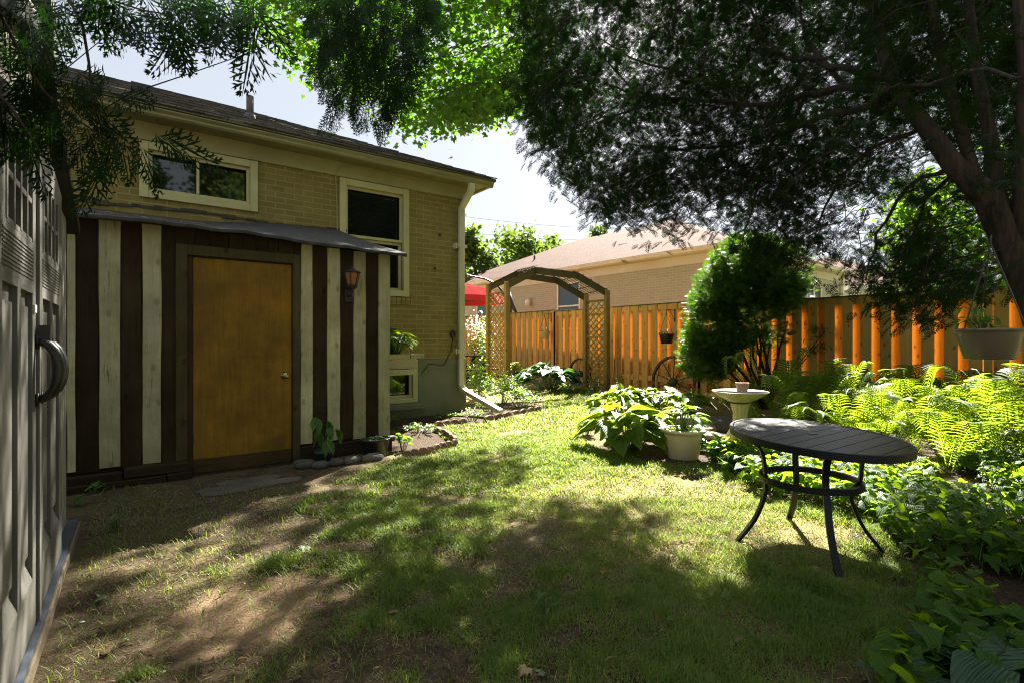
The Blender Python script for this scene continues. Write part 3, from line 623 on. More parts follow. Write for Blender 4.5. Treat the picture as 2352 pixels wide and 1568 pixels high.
# lean-to roof: sagging felt sheet with ragged front edge
nx, ny = 60, 10; V = []; Fq = []
for j in range(ny + 1):
    for i in range(nx + 1):
        X = -1.1 + (2.60 + 1.1) * i / nx; t = j / ny; Y = 5.72 + (HY - .032 - 5.72) * t
        zb_ = 2.955 + .11 * min(1, max(0, (X - .7) / 1.1)); z = roofz(X) + (zb_ - roofz(X)) * t - .02 * math.sin(math.pi * t) + (.006 * math.sin(X * 7 + 1) + .004 * math.sin(X * 17)) * (1 - t)
        V.append((X, Y + (.012 * math.sin(X * 13) if j == 0 else 0), z + .004))
for j in range(ny):
    for i in range(nx): a = j * (nx + 1) + i; Fq.append((a, a + 1, a + nx + 2, a + nx + 1))
mb = MB(); n0 = len(V); mb.add(V + [(a, b, c - .022) for a, b, c in V], Fq + [tuple(reversed([i + n0 for i in f])) for f in Fq])
for i in range(nx): mb.add([V[i], V[i + 1], (V[i + 1][0], V[i + 1][1] + .004, V[i + 1][2] - .03), (V[i][0], V[i][1] + .004, V[i][2] - .03)], [(3, 2, 1, 0)])
for j in range(ny): a = V[j * (nx + 1) + nx]; b = V[(j + 1) * (nx + 1) + nx]; mb.add([a, b, (b[0], b[1], b[2] - .05), (a[0], a[1], a[2] - .05)], [(3, 2, 1, 0)])
lroof = mb.build('felt_roof', M['bitumen'], lean)
mb = MB()
for k in range(70):
    X = random.choice([random.uniform(-.6, .5), random.uniform(-.6, 2.4)]); t = random.uniform(.0, .5); p = Vector((X, 5.72 + 2.5 * t, roofz(X) + (2.955 + .11 * min(1, max(0, (X - .7) / 1.1)) - roofz(X)) * t - .02 * math.sin(math.pi * t) + .012)); d = Vector((random.uniform(-1, 1), random.uniform(-.3, .3), 0)).normalized() * random.uniform(.03, .09)
    mb.tint().tube([p - d, p + Vector((0, 0, random.uniform(.005, .03))), p + d], [.002, .003, .001], 4)
mb.build('twig_litter', M['plinth'], lroof)['kind'] = 'stuff'

# lantern on the lean-to
lp = onY(806, 640, LY - .10); lan = thing('wall_lantern', 'black hexagonal wall lantern with amber glass on the striped lean-to', 'lantern', (lp.x, LY - .02, lp.z))
mb = MB(); cx, cy, cz = lp.x, LY - .14, lp.z
mb.lathe([(.002, .135), (.015, .13), (.018, .11), (.048, .09), (.108, .068), (.112, .062), (.088, .06), (.002, .064)], (cx, cy, cz), 6)
mb.build('lantern_cap', M['rust'], lan)
mb = MB(); mb.lathe([(.050, -.075), (.082, .056)], (cx, cy, cz), 6); mb.build('lantern_glass', M['amber'], lan)
mb = MB()
for k in range(6):
    th = math.pi / 3 * k; mb.bar((cx + .052 * math.cos(th), cy + .052 * math.sin(th), cz - .08), (cx + .085 * math.cos(th), cy + .085 * math.sin(th), cz + .06), .010, .010)
mb.lathe([(.02, -.13), (.05, -.11), (.066, -.09), (.066, -.08), (.03, -.08)], (cx, cy, cz), 6)
mb.tube([(cx, LY - .02, cz - .20), (cx, cy + .02, cz - .19), (cx, cy, cz - .13)], .012, 6); mb.box(cx - .045, cx + .045, LY - .03, LY - .0125, cz - .26, cz - .12)
mb.build('lantern_bracket', M['rust'], lan)

# ================================================================== RESIN SHED (front plane X = -.404)
SX = -.404; sh = thing('resin_shed', 'grey resin garden shed with arched double doors at the left edge', 'shed', (-1.3, 3.07, 0))
Yc, Y0, Y1 = 3.07, 1.59, 4.55; z0 = .075; ez = 2.14; rz = 2.66
mb = MB(); dW = .87
mb.prism([(SX, Y0, z0), (SX, Yc - dW, z0), (SX, Yc - dW, ez + .04), (SX, Y0, ez)], (-.05, 0, 0))
mb.prism([(SX, Yc + dW, z0), (SX, Y1, z0), (SX, Y1, ez), (SX, Yc + dW, ez + .04)], (-.05, 0, 0))
mb.prism([(SX, Y0, ez + .002), (SX, Yc - dW, ez + .042), (SX, Yc - .4, 2.262), (SX, Yc, 2.292), (SX, Yc + .4, 2.262), (SX, Yc + dW, ez + .042), (SX, Y1, ez + .002), (SX, Yc, rz)], (-.05, 0, 0))
mb.box(SX - 2.2, SX - .051, Y1 - .05, Y1, z0, ez); mb.box(SX - 2.2, SX - .051, Y0, Y0 + .05, z0, ez); mb.box(SX - 2.2, SX - 2.15, Y0 + .051, Y1 - .051, z0, ez + .3)
for y in (Y1 - .05, Y1 - .17, Y1 - .29, Y1 - .41, Y0 + .05, Y0 + .2, Y0 + .35): mb.box(SX + .001, SX + .010, y - .045, y + .03, z0 + .01, ez - .02)
mb.build('shed_wall', M['shedpale'], sh, bevel=.003)
mb = MB(); o = .07
for s, ya, yb in ((1, Yc, Y1 + .13), (-1, Yc, Y0 - .13)):
    zb = 2.10; mb.prism([(SX + o, ya, rz + .08), (SX + o, ya, rz - .0), (SX + o, yb, zb - .06), (SX + o, yb + s * .012, zb + .0)], (-2.4, 0, 0))
    for k in range(9):
        ta, tb = k / 9, (k + 1) / 9 + .02; mb.tint(); A = (ya + (yb - ya) * ta, rz + .085 + (zb - rz - .08) * ta); B = (ya + (yb - ya) * tb, rz + .085 + (zb - rz - .08) * tb)
        mb.prism([(SX + o - .004, A[0], A[1]), (SX + o - .004, B[0], B[1]), (SX + o - .004, B[0], B[1] + .02)], (-2.39, 0, 0))
mb.box(SX - 2.3, SX + o + .03, Yc - .12, Yc + .12, rz + .06, rz + .15); mb.box(SX + o - .04, SX + o + .035, Yc - .09, Yc + .09, rz - .12, rz + .06)
mb.build('shed_roof', M['shedroof'], sh, bevel=.004)
def arch(t): return 2.245 - .115 * (t / dW) ** 2       # top of a leaf at distance t from the split
for s in (1, -1):
    Y = lambda t: Yc + s * t
    mb = MB(); x = SX + .012; n = 8; a0, a1 = .012, dW - .01
    # leaf front split round the window and the two panels
    wy0, wy1, wz0, wz1 = .15, .67, 1.715, 2.05
    pn = [(.14, .40), (.47, .73)]; pz0, pz1 = .30, 1.50
    ts = sorted([a0, a1, wy0, wy1, *pn[0], *pn[1]]); zs = sorted([z0 + .01, pz0, pz1, wz0, wz1])
    for i in range(len(ts) - 1):
        tm = (ts[i] + ts[i + 1]) / 2
        for j in range(len(zs) - 1):
            zm = (zs[j] + zs[j + 1]) / 2
            if wy0 < tm < wy1 and wz0 < zm < wz1: continue
            if pz0 < zm < pz1 and any(p[0] < tm < p[1] for p in pn): continue
            mb.box(x, x + .03, min(Y(ts[i]), Y(ts[i + 1])), max(Y(ts[i]), Y(ts[i + 1])), zs[j], zs[j + 1])
        mb.prism([(x, Y(ts[i]), zs[-1]), (x, Y(ts[i + 1]), zs[-1]), (x, Y(ts[i + 1]), arch(ts[i + 1])), (x, Y(ts[i]), arch(ts[i]))], (.03, 0, 0))
    for p in pn:
        mb.box(x, x + .008, min(Y(p[0]), Y(p[1])), max(Y(p[0]), Y(p[1])), pz0, pz1)
        mb.prism([(x + .008, Y(p[0]), pz0), (x + .03, Y(p[0]), pz0), (x + .008, Y(p[0]), pz0 + .07)], (0, s * (p[1] - p[0]), 0))
        mb.box(x + .008, x + .022, min(Y(p[0] + .05), Y(p[1] - .05)), max(Y(p[0] + .05), Y(p[1] - .05)), pz0 + .12, pz1 - .06)
    for k in range(9): mb.box(x + .03, x + .0335, min(Y(.13), Y(.74)), max(Y(.13), Y(.74)), 1.555 + k * .015, 1.561 + k * .015)
    mb.box(x, x + .042, min(Y(.0), Y(.05)), max(Y(.0), Y(.05)), z0 + .01, 2.235) if s < 0 else mb.box(x, x + .036, Y(.012), Y(.05), z0 + .01, 2.235)
    dr = mb.build('shed_door', M['shedgrey'], sh)
    g = MB(); g.box(x + .0, x + .005, min(Y(wy0), Y(wy1)), max(Y(wy0), Y(wy1)), wz0, wz1); wn_ = g.build('door_window', M['shedwin'], dr)
    g = MB(); q = x + .034
    for k in range(5): t = wy0 + (wy1 - wy0) * k / 4; g.box(x + .006, q, min(Y(t - .012), Y(t + .012)), max(Y(t - .012), Y(t + .012)), wz0, wz1)
    for z in (wz0, (wz0 + wz1) / 2, wz1): g.box(x + .006, q - .003, min(Y(wy0), Y(wy1)), max(Y(wy0), Y(wy1)), z - .012, z + .012)
    g.build('muntin', M['shedgrey'], wn_, bevel=.003)
    # D handle
    h = MB(); hy = Yc + s * .055; pts = []; rs = []
    for k in range(13):
        th = math.pi * k / 12; pts.append((x + .03 + .075 * math.sin(th) ** .8, hy, 1.175 + .125 * math.cos(th))); rs.append(.016 + .009 * math.sin(th))
    h.tube(pts, rs, 8); h.box(x + .03, x + .04, hy - .018, hy + .018, 1.27, 1.33); h.box(x + .03, x + .04, hy - .018, hy + .018, 1.02, 1.075)
    h.build('door_handle', M['black'], dr, smooth=True)
lt = MB(); lt.box(SX + .05, SX + .075, Yc - .05, Yc + .16, 1.315, 1.345); lt.box(SX + .05, SX + .09, Yc - .06, Yc - .02, 1.30, 1.37); lt.tube([(SX + .08, Yc + .03, 1.34), (SX + .085, Yc + .03, 1.30)], .01, 8)
lt.build('latch', M['black'], sh)
mb = MB(); mb.box(SX + .0425, SX + .05, Yc - .13, Yc - .09, 1.42, 1.455); mb.build('badge', M['white'], sh, bevel=.002)
mb = MB(); mb.box(SX - 2.2, SX + .075, Y0 - .1, Y1 + .12, -.05, .055); mb.build('plinth', M['plinth'], sh, bevel=.006)
mb = MB(); mb.box(SX - .06, SX + .065, Y0 - .1, Y1 + .1, .056, .075); mb.build('sill_strip', M['plinthblue'], sh, bevel=.004)

# ================================================================== FENCE (plane X = 10.8)
FX = 10.8; fence = thing('board_fence', 'orange shadow-box pine fence with flat cap running behind the whole garden', 'fence', (FX, 10, 0))
def fence_run(ya, yb, H, H2=None):
    H2 = H2 or H; hh = lambda y: H + (H2 - H) * (y - ya) / (yb - ya)
    f = MB(); b = MB(); r = MB(); c = MB(); y = ya
    while y < yb:
        j = random.uniform(-.006, .006); z = hh(y) - .03
        f.tint().box(FX - .022 + j * .3, FX - .002, y + .004, min(y + .178 + j, yb), .08 + random.uniform(-.02, .02), z)
        b.tint().box(FX + .065, FX + .085, y + .135, y + .35, .08, z - .01)
        y += .305
    for z in (.28, H - .17): r.tint().box(FX, FX + .063, ya, yb, z, z + .135)
    n = max(1, int((yb - ya) / 2.44))
    P = MB()
    for k in range(n + 1):
        yy = ya + (yb - ya) * k / n; P = MB().tint(); P.box(FX - .03, FX + .062, yy - .05, yy + .05, -.1, hh(yy) - .032); P.build('post', M['fence'], fence)
    c.prism([(FX - .05, ya, hh(ya) - .028), (FX + .11, ya, hh(ya) - .028), (FX + .11, ya, hh(ya)), (FX - .05, ya, hh(ya))], (0, yb - ya, hh(yb) - hh(ya)))
    f.build('front_boards', M['fence'], fence, bevel=.003); b.build('back_boards', M['fencelit'], fence); r.build('rails', M['fence'], fence); c.build('cap_board', M['cap'], fence, bevel=.004)
fence_run(-3, 7.25, 2.16); fence_run(7.27, 12.5, 2.28); fence_run(12.52, 30, 2.32)

# ================================================================== NEIGHBOUR HOUSE
def RotZ(o, a): o.rotation_euler.z = a
nb = thing('tan_brick_house', 'neighbouring tan brick bungalow with reddish shingled hip roof and white fascia behind the fence', 'house', (14.85, 9.15, 0))
nb_rot = rad(3.0)
def nbuild(mb, name, m, par=nb, **k):     # built in the house's own axes: origin = front corner, +Y along the fence side, +X away
    o = W[nb]; mb.v = [(a + o.x, b + o.y, c + o.z) for a, b, c in mb.v]; return mb.build(name, m, par, **k)
mb = MB(); mb.box(0, 10.2, 0, 16, 0, 3.85); nbuild(mb, 'brick_wall', M['nbrick'])
mb = MB(); mb.box(-.02, 10.22, -.02, 16.02, 3.852, 4.15); nbuild(mb, 'frieze_board', M['whitedirty'])
mb = MB(); mb.box(-.40, 10.6, -.40, 16.4, 4.152, 4.18); nbuild(mb, 'soffit', M['whitedirty'])
mb = MB()
for a, b in (((-.50, -.50, 4.18), (-.50, 16.5, 4.18)),): gutter(mb, (a[0] + .1, a[1] + .06, 4.182), (b[0] + .1, b[1], 4.182), (-1, 0, 0))
gutter(mb, (-.45, -.40, 4.181), (10.6, -.40, 4.181), (0, -1, 0)); nbuild(mb, 'gutter', M['white'])
mb = MB(); h = 5.55; s = .45; x0, x1, y0, y1, z = -.52, 10.6, -.52, 16.5, 4.31
mb.add([(x0, y0, z), (x1, y0, z), (x1, y1, z), (x0, y1, z), (x0 + h, y0 + h, z + h * s), (x0 + h, y1 - h, z + h * s)], [(0, 1, 4), (1, 2, 5, 4), (2, 3, 5), (3, 0, 4, 5), (3, 2, 1, 0)])
nroof = nbuild(mb, 'roof', M['nshingle'])
mb = MB(); mb.lathe([(.09, 0), (.05, .08), (.045, .35)], (2.0, 11.2, 5.30), 10); nbuild(mb, 'vent_pipe', M['black'], nroof)
def loc_from_px(x, y, X):      # pixel -> (Y,z) on plane X of the rotated house, local coords
    a, b = ray(x); o = W[nb]; cs, sn = math.cos(nb_rot), math.sin(nb_rot)
    # solve d: local x = cs*(a d-ox)+sn*(b d-oy) = X
    d = (X + cs * o.x + sn * o.y) / (cs * a + sn * b); lx = a * d - o.x; ly = b * d - o.y
    return -sn * lx + cs * ly, CAMZ - (y - 784) * d / FPX
def nwin(mbf, y0, y1, z0, z1):
    f = MB(); X = -.05; w_ = .07
    f.box(X, .02, y0, y0 + w_, z0, z1); f.box(X, .02, y1 - w_, y1, z0, z1); f.box(X, .02, y0 + w_, y1 - w_, z1 - w_, z1); f.box(X, .02, y0 + w_, y1 - w_, z0, z0 + w_); f.box(X + .01, .02, y0 + w_, y1 - w_, (z0 + z1) / 2 - .03, (z0 + z1) / 2 + .03)
    o = nbuild(f, 'window', M['white']); g = MB(); g.box(-.012, .01, y0 + w_, y1 - w_, z0 + w_, z1 - w_); nbuild(g, 'pane', M['nglass'], o)
a, zt_ = loc_from_px(1334, 646, 0); b, _ = loc_from_px(1281, 646, 0); nwin(None, a, b, zt_ - 1.95, zt_)
a, zt_ = loc_from_px(1120, 694, 0); b, _ = loc_from_px(1096, 694, 0); nwin(None, a, b, 1.2, zt_)
f = MB(); X0 = 4.15
for (xa, xb) in ((.15, .75), (5.25, 6.75), (8.4, 9.8)):
    pass
def nwin2(xa, xb, z0, z1):
    f = MB(); w_ = .09; f.box(xa, xa + w_, -.05, .02, z0, z1); f.box(xb - w_, xb, -.05, .02, z0, z1); f.box(xa + w_, xb - w_, -.05, .02, z1 - w_, z1); f.box(xa + w_, xb - w_, -.05, .02, z0, z0 + w_); m_ = (xa + xb) / 2; f.box(m_ - .05, m_ + .05, -.04, .02, z0 + w_, z1 - w_)
    o = nbuild(f, 'window', M['white']); g = MB(); g.box(xa + w_, xb - w_, -.012, .01, z0 + w_, z1 - w_); nbuild(g, 'pane', M['nglass'], o)
nwin2(3.2, 4.6, 2.35, 3.6); nwin2(6.2, 7.7, 2.1, 3.55)
mb = MB(); mb.box(9.75, 9.87, -.14, -.03, 0, 4.0); mb.add([(9.75, -.14, 4.0), (9.87, -.14, 4.0), (9.87, -.03, 4.0), (9.75, -.03, 4.0), (9.75, -.45, 4.19), (9.87, -.45, 4.19), (9.87, -.34, 4.19), (9.75, -.34, 4.19)], [(0, 1, 5, 4), (1, 2, 6, 5), (2, 3, 7, 6), (3, 0, 4, 7)])
nbuild(mb, 'downspout', M['white'])
yl, zl = loc_from_px(1216, 695, -.1); mb = MB(); mb.lathe([(.11, -.16), (.13, .1), (.10, .12), (.001, .12)], (-.2, yl, zl), 14); mb.tube([(-.2, yl, zl + .12), (-.18, yl - .02, zl + .2), (0, yl - .02, zl + .16)], .03, 8)
nbuild(mb, 'wall_light', M['white'], smooth=True)
RotZ(nb, nb_rot)
# a second house further right behind the fence
n2 = thing('pale_brick_bungalow', 'further pale brick bungalow glimpsed over the fence right of the arborvitae', 'house', (27.2, 7.9, 0))
mb = MB(); mb.box(27.2, 38, 7.9, 20, 0, 3.7); mb.build('brick_wall', M['nbrick'], n2)
mb = MB(); mb.box(26.8, 38.4, 7.5, 20.4, 3.702, 4.0); mb.build('fascia', M['white'], n2)
mb = MB(); mb.add([(26.7, 7.4, 4.0), (38.5, 7.4, 4.0), (38.5, 20.5, 4.0), (26.7, 20.5, 4.0), (32.6, 13.3, 6.2), (32.6, 14.6, 6.2)], [(0, 1, 4), (1, 2, 5, 4), (2, 3, 5), (3, 0, 4, 5), (3, 2, 1, 0)]); mb.build('roof', M['nshingle'], n2)
for xa in (27.9, 30.2):
    mb = MB(); mb.box(xa, xa + 1.5, 7.84, 7.9 - .002, 2.0, 3.5); o_ = mb.build('window', M['white'], n2); mb = MB(); mb.box(xa + .1, xa + .7, 7.82, 7.838, 2.1, 3.4); mb.box(xa + .8, xa + 1.4, 7.82, 7.838, 2.1, 3.4); mb.build('pane', M['nglass'], o_)

# ================================================================== ARBOR
P1 = Vector((7.95, 11.16, 0)); P2 = Vector((10.25, 9.73, 0)); P1f = Vector((7.95, 12.06, 0)); P2f = Vector((10.25, 10.54, 0))
arb = thing('garden_arbor', 'weathered wooden garden arbor with lattice sides and a low arched top', 'arbor', (9.1, 10.8, 0))
H = {0: 2.886, 1: 2.70, 2: 2.90, 3: 2.62}
for k, (p, nm) in enumerate(((P1, 'post'), (P2, 'post'), (P1f, 'post'), (P2f, 'post'))):
    mb = MB().tint(); mb.box(p.x - .07, p.x + .07, p.y - .05, p.y + .05, -.1, H[k]); mb.build('post', M['arbor'], arb, bevel=.006)
def beam(A, B, za, zb):
    pts = [A + Vector((0, 0, za - .10))]
    for t, up in ((.28, .36), (.70, .31)): p = A.lerp(B, t); pts.append(Vector((p.x, p.y, za + (zb - za) * t + up)))
    pts.append(B + Vector((0, 0, zb - .10))); return pts
nbm = beam(P1, P2, H[0], H[1]); fbm = beam(P1f, P2f, H[2], H[3])
for pts in (nbm, fbm):
    for a, b in zip(pts, pts[1:]):
        d = (b - a).normalized() * .03; mb = MB().tint(); mb.bar(a - d, b + d, .05, .18); mb.build('arch_beam', M['arbordark'], arb, bevel=.005)
mb = MB()
for t in np.linspace(.02, .98, 12):
    seg = lambda pts: pts[int(min(2, t * 3))].lerp(pts[int(min(2, t * 3)) + 1], t * 3 - int(min(2, t * 3)))
    a, b = seg(nbm), seg(fbm); e = (b - a).normalized() * .06; mb.tint().bar(a - e + Vector((0, 0, .085)), b + e + Vector((0, 0, .085)), .05, .012)
for s in np.linspace(.06, .94, 7):
    pts = [a.lerp(b, s) + Vector((0, 0, .10)) for a, b in zip(nbm, fbm)]
    for a, b in zip(pts, pts[1:]):
        d = (b - a).normalized() * .08; mb.tint().bar(a - d, b + d + Vector((0, 0, random.uniform(-.01, .02))), .035, .010)
mb.build('roof_slats', M['arbordark'], arb)
for A, B, zt_ in ((P1, P1f, 2.62), (P2, P2f, 2.42)):
    mb = MB(); L = (B - A).length; d = (B - A) / L; zb = .10; Hh = zt_ - zb; st = .178
    n = int((Hh + L * .9) / st) + 1
    for sgn, off in ((1, -.008), (-1, .008)):
        for k in range(-1, n + 1):
            c = zb + k * st - (L * .82 if sgn > 0 else 0); k_ = .82 * sgn; s0, s1 = 0.0, L     # line z = c + k_*s
            if sgn < 0: c += 0
            f_ = lambda s: c + k_ * s
            lo, hi = (zb - c) / k_, (zt_ - c) / k_
            if lo > hi: lo, hi = hi, lo
            s0, s1 = max(0, lo), min(L, hi)
            if s1 - s0 < .03: continue
            p, q = A + d * s0, A + d * s1; mb.tint().bar((p.x + off, p.y, f_(s0)), (q.x + off, q.y, f_(s1)), .008, .034, (1, 0, 0)) if False else mb.tint().prism(
                [(p.x + off, p.y, f_(s0) - .024), (q.x + off, q.y, f_(s1) - .024), (q.x + off, q.y, f_(s1) + .024), (p.x + off, p.y, f_(s0) + .024)], (.007, 0, 0))
    mb.build('lattice_panel', M['arbor'], arb)
    for z in (.12, .78, 1.42, 2.05, zt_):
        mb = MB().tint(); mb.box(A.x - .022, A.x + .022, A.y + .05, B.y - .05, z - .022, z + .022); mb.build('rung', M['arbor'], arb)

# ================================================================== UMBRELLA, PICNIC TABLE
U = at(1062, 700, 19.0); um = thing('patio_umbrella', 'red cantilever patio umbrella with faded top behind the arbor', 'umbrella', (U.x, U.y, 0))
n = 8; r = 1.62; zr = CAMZ + (784 - 697) * 19 / FPX; zm = zr + .33; top = zr + .78
ring = lambda R_, z: [(U.x + R_ * math.cos(2 * math.pi * k / n + .3), U.y + R_ * math.sin(2 * math.pi * k / n + .3), z) for k in range(n)]
mb = MB(); mb.add(ring(r, zr) + ring(r * .985, zr + .20), [(k, (k + 1) % n, (k + 1) % n + n, k + n) for k in range(n)]); mb.build('valance', M['red'], um)
A_ = ring(r * .985, zr + .202); B_ = ring(r * .62, top - .25); mb = MB(); mb.add(A_ + B_ + [(U.x, U.y, top)], [(k, (k + 1) % n, (k + 1) % n + n, k + n) for k in range(n)] + [(k + n, (k + 1) % n + n, 2 * n) for k in range(n)]); mb.build('canopy', M['pinkred'], um)
mb = MB()
for k in range(n): mb.bar(A_[k], (U.x, U.y, top - .05), .02, .02)
mb.build('rib', M['black'], um)
bx_ = at(1178, 705, 19.0); ap = [(bx_.x, bx_.y, 0), (bx_.x, bx_.y, 1.6), at(1170, 690, 19.0), at(1142, 655, 19.0), at(1115, 641, 19), at(1075, 633, 19.0), (U.x, U.y, top + .45), (U.x, U.y, top)]
mb = MB(); mb.tube(ap, [.05, .05, .05, .04, .035, .03, .03, .02], 8); mb.build('arm', M['black'], um, smooth=True)
mb = MB(); mb.tube([at(1166, 672, 19), at(1176, 702, 19), at(1188, 722, 19)], [.11, .09, .03], 8); mb.build('tilt_lever', M['black'], um, smooth=True)
mb = MB(); mb.box(bx_.x - .4, bx_.x + .4, bx_.y - .4, bx_.y + .4, 0, .08); mb.build('base', M['black'], um)
T0 = at(1075, 850, 15.5); pt = thing('picnic_table', 'dark wooden picnic table half hidden behind the downspout', 'table', (T0.x, T0.y, 0))
mb = MB()
for k in range(4): mb.tint().box(T0.x - 1.1, T0.x + .55, T0.y - .35 + k * .18, T0.y - .19 + k * .18, .86, .90)
mb.build('tabletop', M['dboard'], pt)
for s in (-1, 1):
    mb = MB(); mb.box(T0.x - 1.1, T0.x + .55, T0.y + s * .75 - .12, T0.y + s * .75 + .12, .48, .52); mb.build('bench_seat', M['dboard'], pt)
    mb = MB(); X = T0.x - .25 + s * .6; mb.bar((X, T0.y - .7, 0), (X, T0.y - .2, .86), .05, .09); mb.bar((X, T0.y + .7, 0), (X, T0.y + .2, .86), .05, .09); mb.bar((X, T0.y - .8, .44), (X, T0.y + .8, .44), .05, .09); mb.build('leg_frame', M['dboard'], pt)

# ================================================================== WHEELS
def wheel(name, label, P, r, spokes, rotz, tilt, wood_=False):
    o = thing(name, label, 'wheel', (0, 0, 0), 'old wagon wheels leaning on the fence')
    mb = MB(); n = 48; vs = []; fs = []
    for k in range(n):
        th = 2 * math.pi * k / n
        for rr, yy in ((r, -.03), (r, .03), (r - .055, .03), (r - .055, -.03)): vs.append((rr * math.cos(th), yy, rr * math.sin(th)))
    for k in range(n):
        for j in range(4): a = k * 4; b = ((k + 1) % n) * 4; fs.append((a + j, a + (j + 1) % 4, b + (j + 1) % 4, b + j))
    mb.add(vs, fs); mb.build('rim', M['rust'], o)
    for k in range(spokes):
        th = 2 * math.pi * (k + .5) / spokes; mb = MB(); mb.tube([(.05 * math.cos(th), 0, .05 * math.sin(th)), ((r - .05) * math.cos(th), 0, (r - .05) * math.sin(th))], [.012, .010], 6); mb.build('spoke', M['rust'], o)
    mb = MB(); mb.lathe([(.05, -.08), (.10, -.05), (.11, 0), (.10, .05), (.05, .08)], (0, 0, 0), 16); mb.v = [(a, c_, b) for a, b, c_ in mb.v]; mb.build('hub', M['rust'], o)
    o.location = P; o.rotation_euler = (tilt, 0, rotz); return o
q = onX(1546, 876, 10.55); wheel('wagon_wheel', 'large spoked iron wagon wheel with red flowers leaning on the fence', (q.x, q.y, q.z), .63, 10, rad(90), rad(5))
q = onX(1331, 858, 10.55); wheel('wagon_wheel', 'smaller dark wagon wheel beyond the arbor, beside the dark hosta', (q.x, q.y, q.z), .47, 6, rad(90), rad(5))

# ================================================================== PATIO TABLE
TZ = .70; TC = Vector((3.577, 1.575, 0)); TA, TB, TANG = .669, .456, rad(54.06)
tb = thing('patio_table', 'black oval metal patio table with slatted top and curved legs on the lawn', 'table', (TC.x, TC.y, 0))
def ell(k, n, ra, rb):
    th = 2 * math.pi * k / n; a, b = ra * math.cos(th), rb * math.sin(th); c, s = math.cos(TANG), math.sin(TANG); return (TC.x + a * c - b * s, TC.y + a * s + b * c)
n = 96; pr = [(0, -.045), (.0, -.004), (-.006, .0), (-.022, .0), (-.026, -.006), (-.026, -.045)]; vs = []; fs = []
for k in range(n):
    for o, z in pr: p = ell(k, n, TA + o, TB + o); vs.append((*p, TZ + z))
m_ = len(pr)
for k in range(n):
    for j in range(m_): a = k * m_; b = ((k + 1) % n) * m_; fs.append((a + j, b + j, b + (j + 1) % m_, a + (j + 1) % m_))
mb = MB(); mb.add(vs, fs); mb.build('rim', M['blackmetal'], tb, smooth=False)
mb = MB(); ins = [ell(k, 360, TA - .0275, TB - .0275) for k in range(360)]; ys = 1.595; step = .108
for k in range(-8, 9):
    ya, yb = ys + k * step + .003, ys + (k + 1) * step - .003
    row = []
    for yy in np.linspace(ya, yb, 9):
        c = []
        for i in range(360):
            (xa, y_a), (xb, y_b) = ins[i], ins[(i + 1) % 360]
            if (y_a - yy) * (y_b - yy) <= 0 and y_a != y_b: c.append(xa + (xb - xa) * (yy - y_a) / (y_b - y_a))
        if len(c) >= 2: row.append((min(c), max(c), yy))
    if len(row) < 2: continue
    poly = [(a, y, TZ - .012) for a, b, y in row] + [(b, y, TZ - .012) for a, b, y in reversed(row)]
    mb.prism(poly, (0, 0, .008))
mb.build('tabletop', M['blackmetal'], tb)
mb = MB(); mb.lathe([(.030, -.0035), (.030, .0), (.024, .001), (.001, .0005)], (TC.x + .0, TC.y - .01, TZ - .0), 24); mb.build('hole_cover', M['black'], tb)
RC = Vector((3.50, 1.55, 0)); feet = [(3.16, 1.857), (3.83, 1.847), (3.13, 1.227), (3.713, 1.2)]
for fx_, fy_ in feet:
    d = (Vector((fx_, fy_, 0)) - RC); L = d.length; d /= L; mb = MB(); pts = []
    pf = [(L + .01, -.02), (L - .01, 0), (L - .05, .05), (L - .115, .14), (L - .16, .24), (L - .185, .34), (.275, .44), (.283, .53), (.31, .61), (.385, .665), (.43, .67)]
    for i in range(1, len(pf) - 2):
        for t in (0, .25, .5, .75):
            q = [.5 * (2 * pf[i][j] + (pf[i + 1][j] - pf[i - 1][j]) * t + (2 * pf[i - 1][j] - 5 * pf[i][j] + 4 * pf[i + 1][j] - pf[i + 2][j]) * t * t + (3 * pf[i][j] - pf[i - 1][j] - 3 * pf[i + 1][j] + pf[i + 2][j]) * t ** 3) for j in (0, 1)]
            pts.append(RC + d * q[0] + Vector((0, 0, q[1])))
    side = d.cross(Vector((0, 0, 1))); vs = []; fs = []
    for i, p in enumerate(pts):
        t = (pts[min(i + 1, len(pts) - 1)] - pts[max(i - 1, 0)]).normalized(); nn = side.cross(t).normalized()
        for a, b in ((-.019, -.010), (.019, -.010), (.019, .010), (-.019, .010)): vs.append(p + side * a + nn * b)
    for i in range(len(pts) - 1):
        for j in range(4): fs.append((i * 4 + j, i * 4 + (j + 1) % 4, i * 4 + 4 + (j + 1) % 4, i * 4 + 4 + j))
    fs += [(3, 2, 1, 0), tuple(range(len(pts) * 4 - 4, len(pts) * 4))]
    mb.add(vs, fs); mb.build('leg', M['blackmetal'], tb, bevel=.003, smooth=False)
mb = MB(); c = [(RC.x + .285 * math.cos(2 * math.pi * k / 40), RC.y + .285 * math.sin(2 * math.pi * k / 40), .415) for k in range(41)]
vs = []; fs = []
for k in range(40):
    th = 2 * math.pi * k / 40
    for rr, z in ((.272, .395), (.298, .395), (.298, .43), (.272, .43)): vs.append((RC.x + rr * math.cos(th), RC.y + rr * math.sin(th), z))
for k in range(40):
    for j in range(4): a = k * 4; b = ((k + 1) % 40) * 4; fs.append((a + j, b + j, b + (j + 1) % 4, a + (j + 1) % 4))
mb.add(vs, fs); mb.build('brace_ring', M['blackmetal'], tb)
mb = MB()
for a in (0, 1): mb.bar((RC.x - .27 * math.cos(a * 1.57 + .6), RC.y - .27 * math.sin(a * 1.57 + .6), .64), (RC.x + .27 * math.cos(a * 1.57 + .6), RC.y + .27 * math.sin(a * 1.57 + .6), .64), .03, .02)
mb.build('crossbar', M['blackmetal'], tb)

